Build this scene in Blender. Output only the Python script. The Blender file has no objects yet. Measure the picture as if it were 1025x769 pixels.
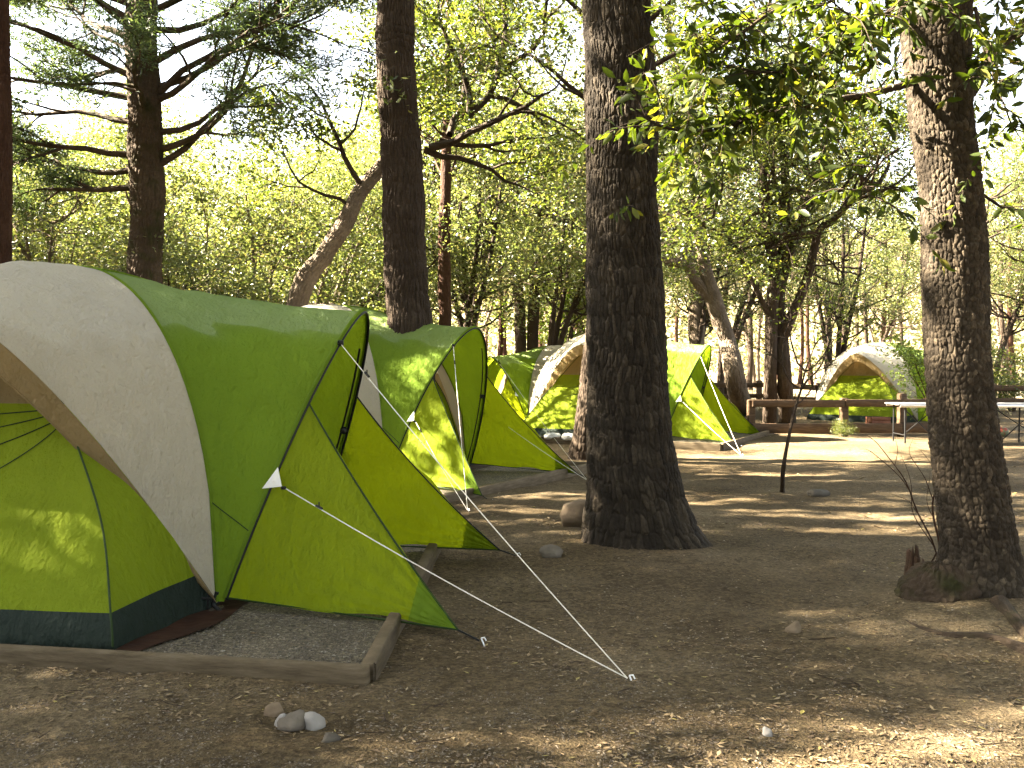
import bpy, math, numpy as np
from mathutils import Vector, Matrix
R = math.radians
scene = bpy.context.scene
COL = scene.collection

# ------------------------------------------------------------------ camera
CAM_H, FPX, PITCH = 1.55, 1000.0, math.atan(24.5/1000.0)
def ray(px, py):
    a, b = (px-512.5)/FPX, (384.5-py)/FPX
    c, s = math.cos(PITCH), math.sin(PITCH)
    return np.array([a, c+b*s, -s+b*c])
def at(px, py, d):                      # world point seen at a pixel, at distance d along +Y
    r = ray(px, py); return np.array([0, 0, CAM_H]) + r*(d/r[1])
def gnd(px, py, z=0.0):
    r = ray(px, py); return np.array([0, 0, CAM_H]) + r*((z-CAM_H)/r[2])
cam_d = bpy.data.cameras.new('camera'); cam = bpy.data.objects.new('camera', cam_d); COL.objects.link(cam)
cam.location = (0, 0, CAM_H); cam.rotation_euler = (R(90)-PITCH, 0, 0)
cam_d.sensor_width = 36; cam_d.lens = 36*FPX/1025.0; cam_d.clip_end = 2000; cam_d.clip_start = 0.05
scene.camera = cam

# ------------------------------------------------------------------ object helpers
def tag(o, label=None, cat=None, group=None, kind=None):
    if label: o['label'] = label
    if cat: o['category'] = cat
    if group: o['group'] = group
    if kind: o['kind'] = kind
    return o
def thing(name, label, cat, loc=(0, 0, 0), rz=0, group=None):
    o = bpy.data.objects.new(name, None); COL.objects.link(o)
    o.empty_display_size = .2; o.location = [float(v) for v in loc]; o.rotation_euler = (0, 0, rz)
    return tag(o, label, cat, group)
def mesh_np(name, V, F, mat, parent=None, uv=None, smooth=True, mats=None, midx=None):
    """V (n,3); F (m,k) faces of one size, or a list of such arrays; uv per vertex."""
    Fs = F if isinstance(F, list) else [F]
    Fs = [np.asarray(f, dtype=np.int32) for f in Fs if len(f)]
    V = np.asarray(V, dtype=np.float32)
    me = bpy.data.meshes.new(name)
    loops = np.concatenate([f.ravel() for f in Fs])
    tot = np.concatenate([np.full(len(f), f.shape[1], dtype=np.int32) for f in Fs])
    start = np.concatenate([[0], np.cumsum(tot)[:-1]]).astype(np.int32)
    me.vertices.add(len(V)); me.vertices.foreach_set('co', V.ravel())
    me.loops.add(len(loops)); me.loops.foreach_set('vertex_index', loops.astype(np.int32))
    me.polygons.add(len(tot)); me.polygons.foreach_set('loop_start', start)
    me.polygons.foreach_set('loop_total', tot)
    me.polygons.foreach_set('use_smooth', np.full(len(tot), smooth, dtype=bool))
    if uv is not None:
        l = me.uv_layers.new(name='UVMap'); l.data.foreach_set('uv', np.asarray(uv, dtype=np.float32)[loops].ravel())
    for m in (mats or [mat]): me.materials.append(m)
    if midx is not None: me.polygons.foreach_set('material_index', np.asarray(midx, dtype=np.int32))
    me.update(calc_edges=True); me.validate()
    o = bpy.data.objects.new(name, me); COL.objects.link(o)
    if parent is not None: o.parent = parent
    return o
class MB:
    """collects tubes, boxes, sheets into ONE mesh"""
    def __init__(s): s.V, s.F, s.U, s.n = [], [], [], 0
    def add(s, V, F, U=None):
        V = np.asarray(V, float); F = np.asarray(F, int)
        s.V.append(V); s.F.append(F+s.n); s.U.append(np.zeros((len(V), 2)) if U is None else U); s.n += len(V)
    def build(s, name, mat, parent=None, smooth=True):
        return mesh_np(name, np.concatenate(s.V), s.F, mat, parent, uv=np.concatenate(s.U), smooth=smooth)
    def tube(s, P, r, k=8, cap=True):
        V, F, U = tube(P, r, k); s.add(V, F, U)
        if cap:
            for i, ring in ((0, V[:k]), (1, V[-(k+1):-1])):
                c = ring.mean(0); n = len(ring)
                s.add(np.vstack([ring, c]), [[j, (j+1) % n, n] for j in range(n)])
    def box(s, c, size, rz=0, bev=.006, tilt=None):
        x, y, z = [v/2 for v in size]; b = min(bev, x*.45, y*.45, z*.45)
        V = []
        for sz in (-1, 1):
            for sx, sy in ((-1, -1), (1, -1), (1, 1), (-1, 1)):
                V += [(sx*(x-b), sy*y, sz*(z-b)), (sx*x, sy*(y-b), sz*(z-b)), (sx*(x-b), sy*(y-b), sz*z)]
        V = np.array(V)
        def i(sz, q, t): return (0 if sz < 0 else 12)+q*3+t
        F4 = []; F3 = []
        F4 += [[i(-1, 3, 2), i(-1, 2, 2), i(-1, 1, 2), i(-1, 0, 2)], [i(1, q, 2) for q in range(4)]]
        for q in range(4):
            p = (q+1) % 4; t = 0 if q % 2 == 0 else 1
            F4.append([i(-1, q, t), i(-1, p, t), i(1, p, t), i(1, q, t)])
            F4.append([i(-1, q, 0), i(-1, q, 1), i(1, q, 1), i(1, q, 0)])
            F4.append([i(-1, q, 2), i(-1, p, 2), i(-1, p, t), i(-1, q, t)])
            F4.append([i(1, q, t), i(1, p, t), i(1, p, 2), i(1, q, 2)])
            F3.append([i(-1, q, 0), i(-1, q, 1), i(-1, q, 2)]); F3.append([i(1, q, 0), i(1, q, 1), i(1, q, 2)])
        if tilt is not None: V = V @ np.array(tilt.to_3x3()).T
        ca, sa = math.cos(rz), math.sin(rz)
        V = V @ np.array([[ca, sa, 0], [-sa, ca, 0], [0, 0, 1]]) + np.array(c)
        s.add(V, F4); n0 = s.n-len(V); s.F.append(np.array(F3)+n0)
def norm(v):
    v = np.asarray(v, float); return v/max(1e-9, np.linalg.norm(v))
def tube(P, r, k=8):
    P = np.asarray(P, float); n = len(P); r = np.broadcast_to(np.asarray(r, float), (n,))
    T = np.gradient(P, axis=0); T /= np.maximum(1e-9, np.linalg.norm(T, axis=1))[:, None]
    ref = np.array([1., 0, 0]) if abs(T[0][0]) < .8 else np.array([0, 1., 0])
    a = np.linspace(0, 2*np.pi, k+1); V = np.zeros((n, k+1, 3)); U = np.zeros((n, k+1, 2))
    L = np.concatenate([[0], np.cumsum(np.linalg.norm(np.diff(P, axis=0), axis=1))])
    x = norm(ref-T[0]*ref.dot(T[0]))
    for i in range(n):
        x = norm(x-T[i]*x.dot(T[i])); y = np.cross(T[i], x)
        V[i] = P[i]+r[i]*(np.cos(a)[:, None]*x+np.sin(a)[:, None]*y)
        U[i, :, 0] = a*r.mean(); U[i, :, 1] = L[i]
    I = np.arange(n-1)[:, None]*(k+1)+np.arange(k)[None]
    F = np.stack([I, I+1, I+k+2, I+k+1], -1).reshape(-1, 4)
    return V.reshape(-1, 3), F, U.reshape(-1, 2)
def grid_faces(n, m):
    I = np.arange(n-1)[:, None]*m+np.arange(m-1)[None]
    return np.stack([I, I+1, I+m+1, I+m], -1).reshape(-1, 4)
def smoothpath(P, n=24):
    P = np.asarray(P, float); t = np.linspace(0, len(P)-1, n); out = []
    for u in t:
        i = min(int(u), len(P)-2); f = u-i
        p0, p1, p2, p3 = P[max(i-1, 0)], P[i], P[i+1], P[min(i+2, len(P)-1)]
        out.append(.5*((2*p1)+(p2-p0)*f+(2*p0-5*p1+4*p2-p3)*f*f+(3*p1-p0-3*p2+p3)*f**3))
    return np.array(out)
_w = np.random.default_rng(5)
_ND = _w.normal(size=(40, 3)); _NP = _w.uniform(0, 6.28, 40)
def vnoise(P, scale=1.0, k0=0, n=8):            # cheap smooth noise, about -1..1
    P = np.asarray(P, float)*scale; s = 0
    for i in range(n):
        s = s+np.sin(P @ _ND[(k0+i) % 40]*(1+.25*i)+_NP[(k0+i) % 40])
    return s/(n**.5*1.0)

# ------------------------------------------------------------------ materials
def newmat(name):
    m = bpy.data.materials.new(name); m.use_nodes = True; nt = m.node_tree; nt.nodes.clear()
    out = nt.nodes.new('ShaderNodeOutputMaterial'); return m, nt, out
def N(nt, typ, **kw):
    n = nt.nodes.new(typ)
    for k, v in kw.items():
        if k in n.inputs: n.inputs[k].default_value = v
        else: setattr(n, k, v)
    return n
def ramp(nt, fac, stops):
    r = nt.nodes.new('ShaderNodeValToRGB'); e = r.color_ramp.elements
    while len(e) < len(stops): e.new(.5)
    for q, (p, c) in zip(e, stops): q.position = p; q.color = (*c, 1)
    nt.links.new(fac, r.inputs[0]); return r.outputs[0]
def bump(nt, h, strength, dist=.02, prev=None):
    b = N(nt, 'ShaderNodeBump', Strength=strength, Distance=dist); nt.links.new(h, b.inputs['Height'])
    if prev is not None: nt.links.new(prev, b.inputs['Normal'])
    return b.outputs[0]
def simple(name, stops, scale=6, rough=.7, bump_s=.25, bump_d=.01, bscale=60, metallic=0, stretch=None):
    m, nt, out = newmat(name); L = nt.links.new
    tc = N(nt, 'ShaderNodeTexCoord'); src = tc.outputs['Object']
    if stretch:
        mp = N(nt, 'ShaderNodeMapping'); mp.inputs['Scale'].default_value = stretch; L(src, mp.inputs[0]); src = mp.outputs[0]
    n1 = N(nt, 'ShaderNodeTexNoise', Scale=scale, Detail=6.0, Roughness=.65); L(src, n1.inputs[0])
    n2 = N(nt, 'ShaderNodeTexNoise', Scale=bscale, Detail=4.0); L(src, n2.inputs[0])
    p = N(nt, 'ShaderNodeBsdfPrincipled', Roughness=rough, Metallic=metallic); p.inputs['Specular IOR Level'].default_value = .15
    L(ramp(nt, n1.outputs[0], stops), p.inputs['Base Color']); L(bump(nt, n2.outputs[0], bump_s, bump_d), p.inputs['Normal'])
    L(p.outputs[0], out.inputs[0]); return m
def fabric(name, col, trans, tmix=.42, gloss=.06, wr=1.0):
    m, nt, out = newmat(name); L = nt.links.new
    tc = N(nt, 'ShaderNodeTexCoord')
    n1 = N(nt, 'ShaderNodeTexNoise', Scale=2.2, Detail=3.0); L(tc.outputs['Object'], n1.inputs[0])
    mp = N(nt, 'ShaderNodeMapping'); mp.inputs['Scale'].default_value = (1, 1, .45); L(tc.outputs['Object'], mp.inputs[0])
    n2 = N(nt, 'ShaderNodeTexNoise', Scale=9.0, Detail=5.0, Roughness=.6, Distortion=.15); L(mp.outputs[0], n2.inputs[0])
    n3 = N(nt, 'ShaderNodeTexNoise', Scale=38.0, Detail=3.0); L(tc.outputs['Object'], n3.inputs[0])
    b = bump(nt, n2.outputs[0], .75*wr, .07); b = bump(nt, n3.outputs[0], .6*wr, .014, b)
    def tint(c):
        mx = N(nt, 'ShaderNodeMixRGB', blend_type='MIX'); mx.inputs[1].default_value = (*[v*.80 for v in c], 1)
        mx.inputs[2].default_value = (*[min(1, v*1.14) for v in c], 1); L(n1.outputs[0], mx.inputs[0]); return mx.outputs[0]
    d = N(nt, 'ShaderNodeBsdfDiffuse'); L(tint(col), d.inputs[0]); L(b, d.inputs['Normal'])
    t = N(nt, 'ShaderNodeBsdfTranslucent'); L(tint(trans), t.inputs[0]); L(b, t.inputs['Normal'])
    g = N(nt, 'ShaderNodeBsdfGlossy', Roughness=.65); g.inputs[0].default_value = (.9, .9, .9, 1); L(b, g.inputs['Normal'])
    m1 = N(nt, 'ShaderNodeMixShader', Fac=tmix); L(d.outputs[0], m1.inputs[1]); L(t.outputs[0], m1.inputs[2])
    lw = N(nt, 'ShaderNodeFresnel', IOR=1.35); ml = N(nt, 'ShaderNodeMath', operation='MULTIPLY_ADD'); ml.inputs[1].default_value = gloss*5; ml.inputs[2].default_value = gloss*.25
    L(lw.outputs[0], ml.inputs[0])
    m2 = N(nt, 'ShaderNodeMixShader'); L(ml.outputs[0], m2.inputs[0]); L(m1.outputs[0], m2.inputs[1]); L(g.outputs[0], m2.inputs[2])
    L(m2.outputs[0], out.inputs[0]); return m
def leafmat(name, stops, trans, tmix=.45, rough=.45, spec=.3):
    m, nt, out = newmat(name); L = nt.links.new
    geo = N(nt, 'ShaderNodeNewGeometry'); c = ramp(nt, geo.outputs['Random Per Island'], stops)
    d = N(nt, 'ShaderNodeBsdfPrincipled', Roughness=rough); d.inputs['Specular IOR Level'].default_value = spec; L(c, d.inputs['Base Color'])
    mx = N(nt, 'ShaderNodeMixRGB', blend_type='MULTIPLY'); mx.inputs[0].default_value = 1; L(c, mx.inputs[1]); mx.inputs[2].default_value = (*trans, 1)
    t = N(nt, 'ShaderNodeBsdfTranslucent'); L(mx.outputs[0], t.inputs[0])
    ms = N(nt, 'ShaderNodeMixShader', Fac=tmix); L(d.outputs[0], ms.inputs[1]); L(t.outputs[0], ms.inputs[2]); L(ms.outputs[0], out.inputs[0]); return m
def barkmat(name, stops, su=9, sv=2.2, bs=.9, bd=.03, moss=None, plate=False):
    m, nt, out = newmat(name); L = nt.links.new
    uv = N(nt, 'ShaderNodeUVMap'); mp = N(nt, 'ShaderNodeMapping'); mp.inputs['Scale'].default_value = (su, sv, 1); L(uv.outputs[0], mp.inputs[0])
    tc = N(nt, 'ShaderNodeTexCoord')
    nd = N(nt, 'ShaderNodeTexNoise', Scale=1.3, Detail=3.0); L(mp.outputs[0], nd.inputs[0])
    ad = N(nt, 'ShaderNodeMixRGB', blend_type='ADD'); ad.inputs[0].default_value = .5; L(mp.outputs[0], ad.inputs[1]); L(nd.outputs['Color'], ad.inputs[2])
    v = N(nt, 'ShaderNodeTexVoronoi', feature='DISTANCE_TO_EDGE', Scale=1.6); L(ad.outputs[0], v.inputs[0])
    n1 = N(nt, 'ShaderNodeTexNoise', Scale=3.0, Detail=8.0, Roughness=.7); L(tc.outputs['Object'], n1.inputs[0])
    n2 = N(nt, 'ShaderNodeTexNoise', Scale=40.0, Detail=6.0, Roughness=.7); L(tc.outputs['Object'], n2.inputs[0])
    mm = N(nt, 'ShaderNodeMath', operation='MULTIPLY_ADD'); mm.inputs[1].default_value = .45; L(n2.outputs[0], mm.inputs[0]); 
    m3 = N(nt, 'ShaderNodeMath', operation='MULTIPLY'); m3.inputs[1].default_value = .6; L(n1.outputs[0], m3.inputs[0]); L(m3.outputs[0], mm.inputs[2])
    p = N(nt, 'ShaderNodeBsdfPrincipled', Roughness=.9); p.inputs['Specular IOR Level'].default_value = .15
    c = ramp(nt, mm.outputs[0], stops)
    if plate:
        at_ = N(nt, 'ShaderNodeAttribute', attribute_name='plate'); pc = ramp(nt, at_.outputs['Fac'], [(0, (.5, .48, .46)), (.5, (1, .98, .95)), (.8, (1.5, 1.47, 1.4)), (1, (2.6, 2.55, 2.4))])
        mp_ = N(nt, 'ShaderNodeMixRGB', blend_type='MULTIPLY'); mp_.inputs[0].default_value = 1; L(c, mp_.inputs[1]); L(pc, mp_.inputs[2]); c = mp_.outputs[0]
    if moss:
        nm = N(nt, 'ShaderNodeTexNoise', Scale=5.0, Detail=5.0); L(tc.outputs['Object'], nm.inputs[0])
        fac = ramp(nt, nm.outputs[0], [(.5, (0, 0, 0)), (.68, (1, 1, 1))])
        mx = N(nt, 'ShaderNodeMixRGB'); L(fac, mx.inputs[0]); L(c, mx.inputs[1]); mx.inputs[2].default_value = (*moss, 1); c = mx.outputs[0]
    L(c, p.inputs['Base Color'])
    b = bump(nt, v.outputs['Distance'], bs, bd) if bs > 0 else None
    b = bump(nt, n2.outputs[0], .8, .016, b); L(b, p.inputs['Normal'])
    L(p.outputs[0], out.inputs[0]); return m

M = {}
M['fly_green'] = fabric('fly_green_fabric', (.122, .198, .015), (.26, .35, .012), .40, .011)
M['wing_green'] = fabric('wing_green_fabric', (.170, .225, .008), (.37, .43, .006), .52, .012)
M['inner_green'] = fabric('inner_green_fabric', (.205, .268, .013), (.37, .43, .009), .48, .012, .9)
M['cream'] = fabric('cream_fabric', (.385, .35, .275), (.43, .34, .21), .30, .009, .9)
M['tan'] = fabric('tan_mesh_fabric', (.27, .20, .10), (.38, .27, .12), .45, .02)
M['seam'] = simple('dark_seam_tape', [(.3, (0.0105, 0.0245, 0.0035)), (.7, (0.0175, 0.0350, 0.0070))], 20, .6)
M['tub'] = fabric('floor_tub_fabric', (.015, .023, .018), (.015, .022, .018), .15, .02)
M['tarp'] = simple('brown_groundsheet', [(.3, (0.0176, 0.0080, 0.0048)), (.7, (0.0400, 0.0176, 0.0104))], 9, .6, .4, .02, 12)
M['pole'] = simple('black_pole', [(.3, (.008, .008, .008)), (.7, (.015, .015, .015))], 10, .35)
M['cord'] = simple('white_cord', [(.3, (.46, .44, .39)), (.7, (.60, .57, .51))], 40, .8)
M['patch'] = fabric('white_patch_fabric', (.72, .71, .67), (.5, .5, .46), .2, .08)
M['steel'] = simple('steel', [(.3, (.55, .55, .55)), (.7, (.7, .7, .7))], 30, .35, .1, .005, 60, 1)
M['bark_furrow'] = barkmat('furrowed_bark', [(.2, (.0085, .0066, .0047)), (.5, (.0215, .0168, .0120)), (.8, (.0440, .0362, .0275))], bs=0, plate=True)
M['bark_plate'] = barkmat('plated_bark', [(.2, (.0115, .0088, .0062)), (.5, (.0315, .0245, .0175)), (.8, (.0720, .0590, .0440))], bs=0, plate=True)
M['bark_moss'] = barkmat('mossy_bark', [(.2, (0.0184, 0.0126, 0.0084)), (.5, (0.0460, 0.0319, 0.0209)), (.8, (0.0921, 0.0670, 0.0460))], 11, 3, 1, .04, (.026, .025, .009))
M['bark_dark'] = barkmat('dark_bark', [(.2, (0.0132, 0.0090, 0.0066)), (.5, (0.0330, 0.0231, 0.0158)), (.8, (0.0702, 0.0512, 0.0363))], 13, 2.2, 1, .05)
M['bark_grey'] = barkmat('grey_bark', [(.2, (0.0480, 0.0360, 0.0256)), (.5, (0.1040, 0.0800, 0.0576)), (.8, (0.2000, 0.1600, 0.1200))], 13, 4, 1, .04)
M['bark_red'] = barkmat('reddish_bark', [(.2, (0.0150, 0.0065, 0.0040)), (.5, (0.0375, 0.0175, 0.0100)), (.8, (0.0700, 0.0375, 0.0225))], 13, 3, 1, .04)
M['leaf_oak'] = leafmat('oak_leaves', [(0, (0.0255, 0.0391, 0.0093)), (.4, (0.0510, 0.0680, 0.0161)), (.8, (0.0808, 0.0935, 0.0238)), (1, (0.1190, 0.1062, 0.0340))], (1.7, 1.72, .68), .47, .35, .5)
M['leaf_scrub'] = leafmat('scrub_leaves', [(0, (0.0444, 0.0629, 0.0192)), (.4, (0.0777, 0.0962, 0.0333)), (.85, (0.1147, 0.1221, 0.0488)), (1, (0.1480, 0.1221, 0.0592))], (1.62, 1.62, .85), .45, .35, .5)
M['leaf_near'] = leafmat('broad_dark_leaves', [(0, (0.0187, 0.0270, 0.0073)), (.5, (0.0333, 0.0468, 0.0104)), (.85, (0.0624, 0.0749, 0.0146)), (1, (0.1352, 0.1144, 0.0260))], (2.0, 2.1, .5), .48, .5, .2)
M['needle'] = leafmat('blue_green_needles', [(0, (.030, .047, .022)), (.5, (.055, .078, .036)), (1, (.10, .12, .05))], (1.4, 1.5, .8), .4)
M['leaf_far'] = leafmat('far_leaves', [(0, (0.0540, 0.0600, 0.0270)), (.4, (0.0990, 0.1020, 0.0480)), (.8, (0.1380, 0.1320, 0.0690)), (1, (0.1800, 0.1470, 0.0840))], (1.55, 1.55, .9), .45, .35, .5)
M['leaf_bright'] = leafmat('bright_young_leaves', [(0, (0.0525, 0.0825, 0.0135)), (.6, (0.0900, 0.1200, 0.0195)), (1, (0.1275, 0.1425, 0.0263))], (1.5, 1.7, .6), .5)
M['timber'] = simple('weathered_timber', [(.25, (0.0488, 0.0360, 0.0210)), (.5, (0.0938, 0.0713, 0.0435)), (.75, (0.1425, 0.1125, 0.0750))], 5, .85, .6, .01, 30, 0, (1, 1, 8))
M['fencewood'] = simple('fence_timber', [(.25, (0.0348, 0.0210, 0.0117)), (.5, (0.0651, 0.0409, 0.0232)), (.75, (0.1023, 0.0674, 0.0419))], 5, .85, .6, .012, 26, 0, (1, 1, 6))
M['redwood'] = simple('red_brown_wood', [(.25, (0.1120, 0.0420, 0.0245)), (.75, (0.2100, 0.0910, 0.0560))], 6, .8)
M['stone_grey'] = simple('grey_stone', [(.25, (0.0619, 0.0535, 0.0421)), (.55, (0.1125, 0.0956, 0.0760)), (.8, (0.1688, 0.1491, 0.1237))], 5, .9, .6, .02, 22)
M['stone_tan'] = simple('tan_stone', [(.25, (0.0829, 0.0585, 0.0390)), (.55, (0.1560, 0.1170, 0.0780)), (.8, (0.2145, 0.1706, 0.1219))], 4, .9, .6, .02, 18)
M['stone_white'] = simple('white_stone', [(.25, (0.1584, 0.1440, 0.1296)), (.7, (0.2688, 0.2544, 0.2352))], 5, .8, .4, .012, 22)
M['stone_dark'] = simple('dark_stone', [(.25, (.035, .030, .024)), (.7, (.085, .075, .062))], 5, .9, .5, .012, 22)
M['table_top'] = simple('pale_plastic', [(.3, (0.1155, 0.1155, 0.1201)), (.7, (0.1386, 0.1386, 0.1409))], 8, .45, .05)
M['ball'] = simple('red_brown_ball', [(.45, (.20, .045, .028)), (.52, (.10, .12, .07))], 7, .6)
M['stump'] = barkmat('broken_stump_wood', [(.2, (0.0315, 0.0175, 0.0112)), (.5, (0.0770, 0.0455, 0.0280)), (.8, (0.1400, 0.0910, 0.0595))], 16, 3, 1, .04)
# ------------------------------------------------------------------ world, sun
SUN_EL, SUN_AZ_FROM = 35.0, math.atan2(.10, -.995)      # the sun stands to the left, a little behind the tents
sd = np.array([math.cos(SUN_AZ_FROM)*math.cos(R(SUN_EL)), math.sin(SUN_AZ_FROM)*math.cos(R(SUN_EL)), math.sin(R(SUN_EL))])
w = bpy.data.worlds.new('World'); scene.world = w; w.use_nodes = True
nt = w.node_tree; bg = nt.nodes['Background']; sky = nt.nodes.new('ShaderNodeTexSky'); sky.sky_type = 'NISHITA'; sky.sun_disc = False
sky.sun_elevation = R(SUN_EL); sky.sun_rotation = math.atan2(sd[0], sd[1]); sky.air_density = 1.0; sky.dust_density = 1.6; sky.ozone_density = 1.0
hs = nt.nodes.new('ShaderNodeHueSaturation'); hs.inputs['Saturation'].default_value = .36; hs.inputs['Value'].default_value = .52; nt.links.new(sky.outputs[0], hs.inputs['Color']); nt.links.new(hs.outputs[0], bg.inputs[0]); bg.inputs[1].default_value = .05
ld = bpy.data.lights.new('sun', 'SUN'); ld.energy = 5.0; ld.angle = R(.55); ld.color = (1, .88, .68)
sun = bpy.data.objects.new('sun', ld); COL.objects.link(sun); sun.location = (-20, 10, 20)
sun.rotation_euler = Vector(-sd).to_track_quat('-Z', 'Y').to_euler()
vs = scene.view_settings; vs.view_transform = 'Standard'; vs.look = 'None'; vs.exposure = 4.98; vs.gamma = 1
cy = scene.cycles; cy.max_bounces = 5; cy.diffuse_bounces = 3; cy.transmission_bounces = 4; cy.glossy_bounces = 1; cy.transparent_max_bounces = 4
cy.use_denoising = True; cy.sample_clamp_indirect = 8; cy.use_adaptive_sampling = True; cy.adaptive_threshold = .02

# ------------------------------------------------------------------ ground
def groundmat():
    m, nt, out = newmat('dirt_ground'); L = nt.links.new
    tc = N(nt, 'ShaderNodeTexCoord'); o = tc.outputs['Object']
    n1 = N(nt, 'ShaderNodeTexNoise', Scale=.55, Detail=8.0, Roughness=.6); L(o, n1.inputs[0])
    n2 = N(nt, 'ShaderNodeTexNoise', Scale=14.0, Detail=6.0, Roughness=.75); L(o, n2.inputs[0])
    v = N(nt, 'ShaderNodeTexVoronoi', Scale=62.0); L(o, v.inputs[0])
    v2 = N(nt, 'ShaderNodeTexVoronoi', Scale=130.0); L(o, v2.inputs[0])
    c1 = ramp(nt, n1.outputs[0], [(.28, (.046, .033, .017)), (.5, (.092, .070, .041)), (.72, (.150, .120, .079))])
    c2 = ramp(nt, n2.outputs[0], [(.3, (.5, .45, .40)), (.55, (1, 1, 1)), (.75, (1.3, 1.25, 1.15))])
    mx = N(nt, 'ShaderNodeMixRGB', blend_type='MULTIPLY'); mx.inputs[0].default_value = .85; L(c1, mx.inputs[1]); L(c2, mx.inputs[2])
    sep = N(nt, 'ShaderNodeSeparateColor'); L(v.outputs['Color'], sep.inputs[0])
    c3 = ramp(nt, sep.outputs[0], [(0, (.45, .42, .38)), (.5, (1, .97, .92)), (.9, (1.35, 1.3, 1.2)), (1, (1.8, 1.75, 1.6))])
    mx2 = N(nt, 'ShaderNodeMixRGB', blend_type='MULTIPLY'); mx2.inputs[0].default_value = .7; L(mx.outputs[0], mx2.inputs[1]); L(c3, mx2.inputs[2])
    p = N(nt, 'ShaderNodeBsdfPrincipled', Roughness=.95); p.inputs['Specular IOR Level'].default_value = .1; L(mx2.outputs[0], p.inputs['Base Color'])
    b = bump(nt, n2.outputs[0], .7, .04); b = bump(nt, v.outputs['Distance'], .8, .012, b); b = bump(nt, v2.outputs['Distance'], .6, .006, b)
    L(b, p.inputs['Normal']); L(p.outputs[0], out.inputs[0]); return m
M['dirt'] = groundmat()
def gravelmat():
    m, nt, out = newmat('pad_gravel'); L = nt.links.new
    tc = N(nt, 'ShaderNodeTexCoord'); o = tc.outputs['Object']
    v = N(nt, 'ShaderNodeTexVoronoi', Scale=75.0); L(o, v.inputs[0]); sep = N(nt, 'ShaderNodeSeparateColor'); L(v.outputs['Color'], sep.inputs[0])
    n1 = N(nt, 'ShaderNodeTexNoise', Scale=2.0, Detail=6.0); L(o, n1.inputs[0])
    c = ramp(nt, sep.outputs[0], [(0, (.034, .027, .017)), (.4, (.075, .061, .041)), (.8, (.125, .103, .07)), (1, (.21, .18, .135))])
    c1 = ramp(nt, n1.outputs[0], [(.3, (.75, .7, .62)), (.7, (1.1, 1.08, 1.0))])
    mx = N(nt, 'ShaderNodeMixRGB', blend_type='MULTIPLY'); mx.inputs[0].default_value = 1; L(c, mx.inputs[1]); L(c1, mx.inputs[2])
    p = N(nt, 'ShaderNodeBsdfPrincipled', Roughness=.9); L(mx.outputs[0], p.inputs['Base Color'])
    L(bump(nt, v.outputs['Distance'], 1, .015), p.inputs['Normal']); L(p.outputs[0], out.inputs[0]); return m
M['gravel'] = gravelmat()
def gz(x, y):
    P = np.stack([np.asarray(x, float), np.asarray(y, float), np.zeros_like(np.asarray(x, float))], -1)
    near = np.clip((60-np.hypot(P[..., 0], P[..., 1]))/50, .15, 1)
    z = .018*vnoise(P, .8, 0)+.010*vnoise(P, 2.6, 9)
    # humps of soil at the two near trunks and a low bank beside the right one
    for cx, cy_, r, h in ((1.02, 8.22, .8, .05), (2.85, 6.25, .75, .06), (3.6, 5.9, .8, .05)):
        z = z+h*np.exp(-((P[..., 0]-cx)**2+(P[..., 1]-cy_)**2)/(r*r))
    return z*near-.012
xs = np.concatenate([[-600, -300, -150, -80, -50, -35, -25, -18, -13], np.linspace(-10, 12, 331), [14, 18, 25, 35, 50, 80, 150, 300, 600]])
ys = np.concatenate([[-120, -60, -30, -15, -8, -3, 0, 1.5], np.linspace(2.6, 14, 210), np.linspace(14.3, 32, 60), [36, 42, 50, 60, 80, 110, 160, 260, 600]])
X, Y = np.meshgrid(xs, ys); Z = gz(X, Y)
Z = Z+.004*vnoise(np.stack([X, Y, Z], -1), 9, 20)*(np.abs(X) < 12)*(Y < 14)
g = mesh_np('ground', np.stack([X, Y, Z], -1).reshape(-1, 3), grid_faces(len(ys), len(xs)), M['dirt']); tag(g, kind='structure')

rng = np.random.default_rng(11)
def ground_pts(n, dmin, dmax, power=1.0, spread=.62, xoff=0.):
    d = 1/np.sqrt(rng.uniform(1/dmax**2, 1/dmin**2, n)) if power else rng.uniform(dmin, dmax, n)
    x = rng.uniform(-spread, spread, n)*d+xoff
    return x, d
def inside_pad(x, y, pads):
    r = np.zeros(len(x), bool)
    for Q in pads:
        q = np.ones(len(x), bool)
        for i in range(4):
            a, b = Q[i], Q[(i+1) % 4]; q &= ((b[0]-a[0])*(y-a[1])-(b[1]-a[1])*(x-a[0])) > 0
        r |= q
    return r
# ---- timber-edged gravel pads
def pad(Q, nm_label, board_h=.10):
    Q = [np.array(q, float) for q in Q]; c = sum(Q)/4
    t = thing('timber_border', nm_label, 'border', (c[0], c[1], 0), 0, 'timber borders round the tent pads')
    for i in range(4):
        a, b = Q[i]-c, Q[(i+1) % 4]-c; d = b-a; L = np.linalg.norm(d); mb = MB()
        mb.box(((a[0]+b[0])/2, (a[1]+b[1])/2, board_h/2-.03), (L-(.09 if i % 2 else -.02), .075, board_h+.06), math.atan2(d[1], d[0]), .012)
        o = mb.build('board', M['timber'], t)
    n = 60; u, v = np.meshgrid(np.linspace(.01, .99, n), np.linspace(.01, .99, n))
    P = ((1-u)*(1-v))[..., None]*Q[0]+(u*(1-v))[..., None]*Q[1]+(u*v)[..., None]*Q[2]+((1-u)*v)[..., None]*Q[3]
    z = .040+.006*vnoise(np.dstack([P, np.zeros((n, n))]), 3, 3)
    o = mesh_np('gravel_pad', np.dstack([P, z]).reshape(-1, 3), grid_faces(n, n), M['gravel']); tag(o, kind='structure')
    return [tuple(q) for q in Q]
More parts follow.
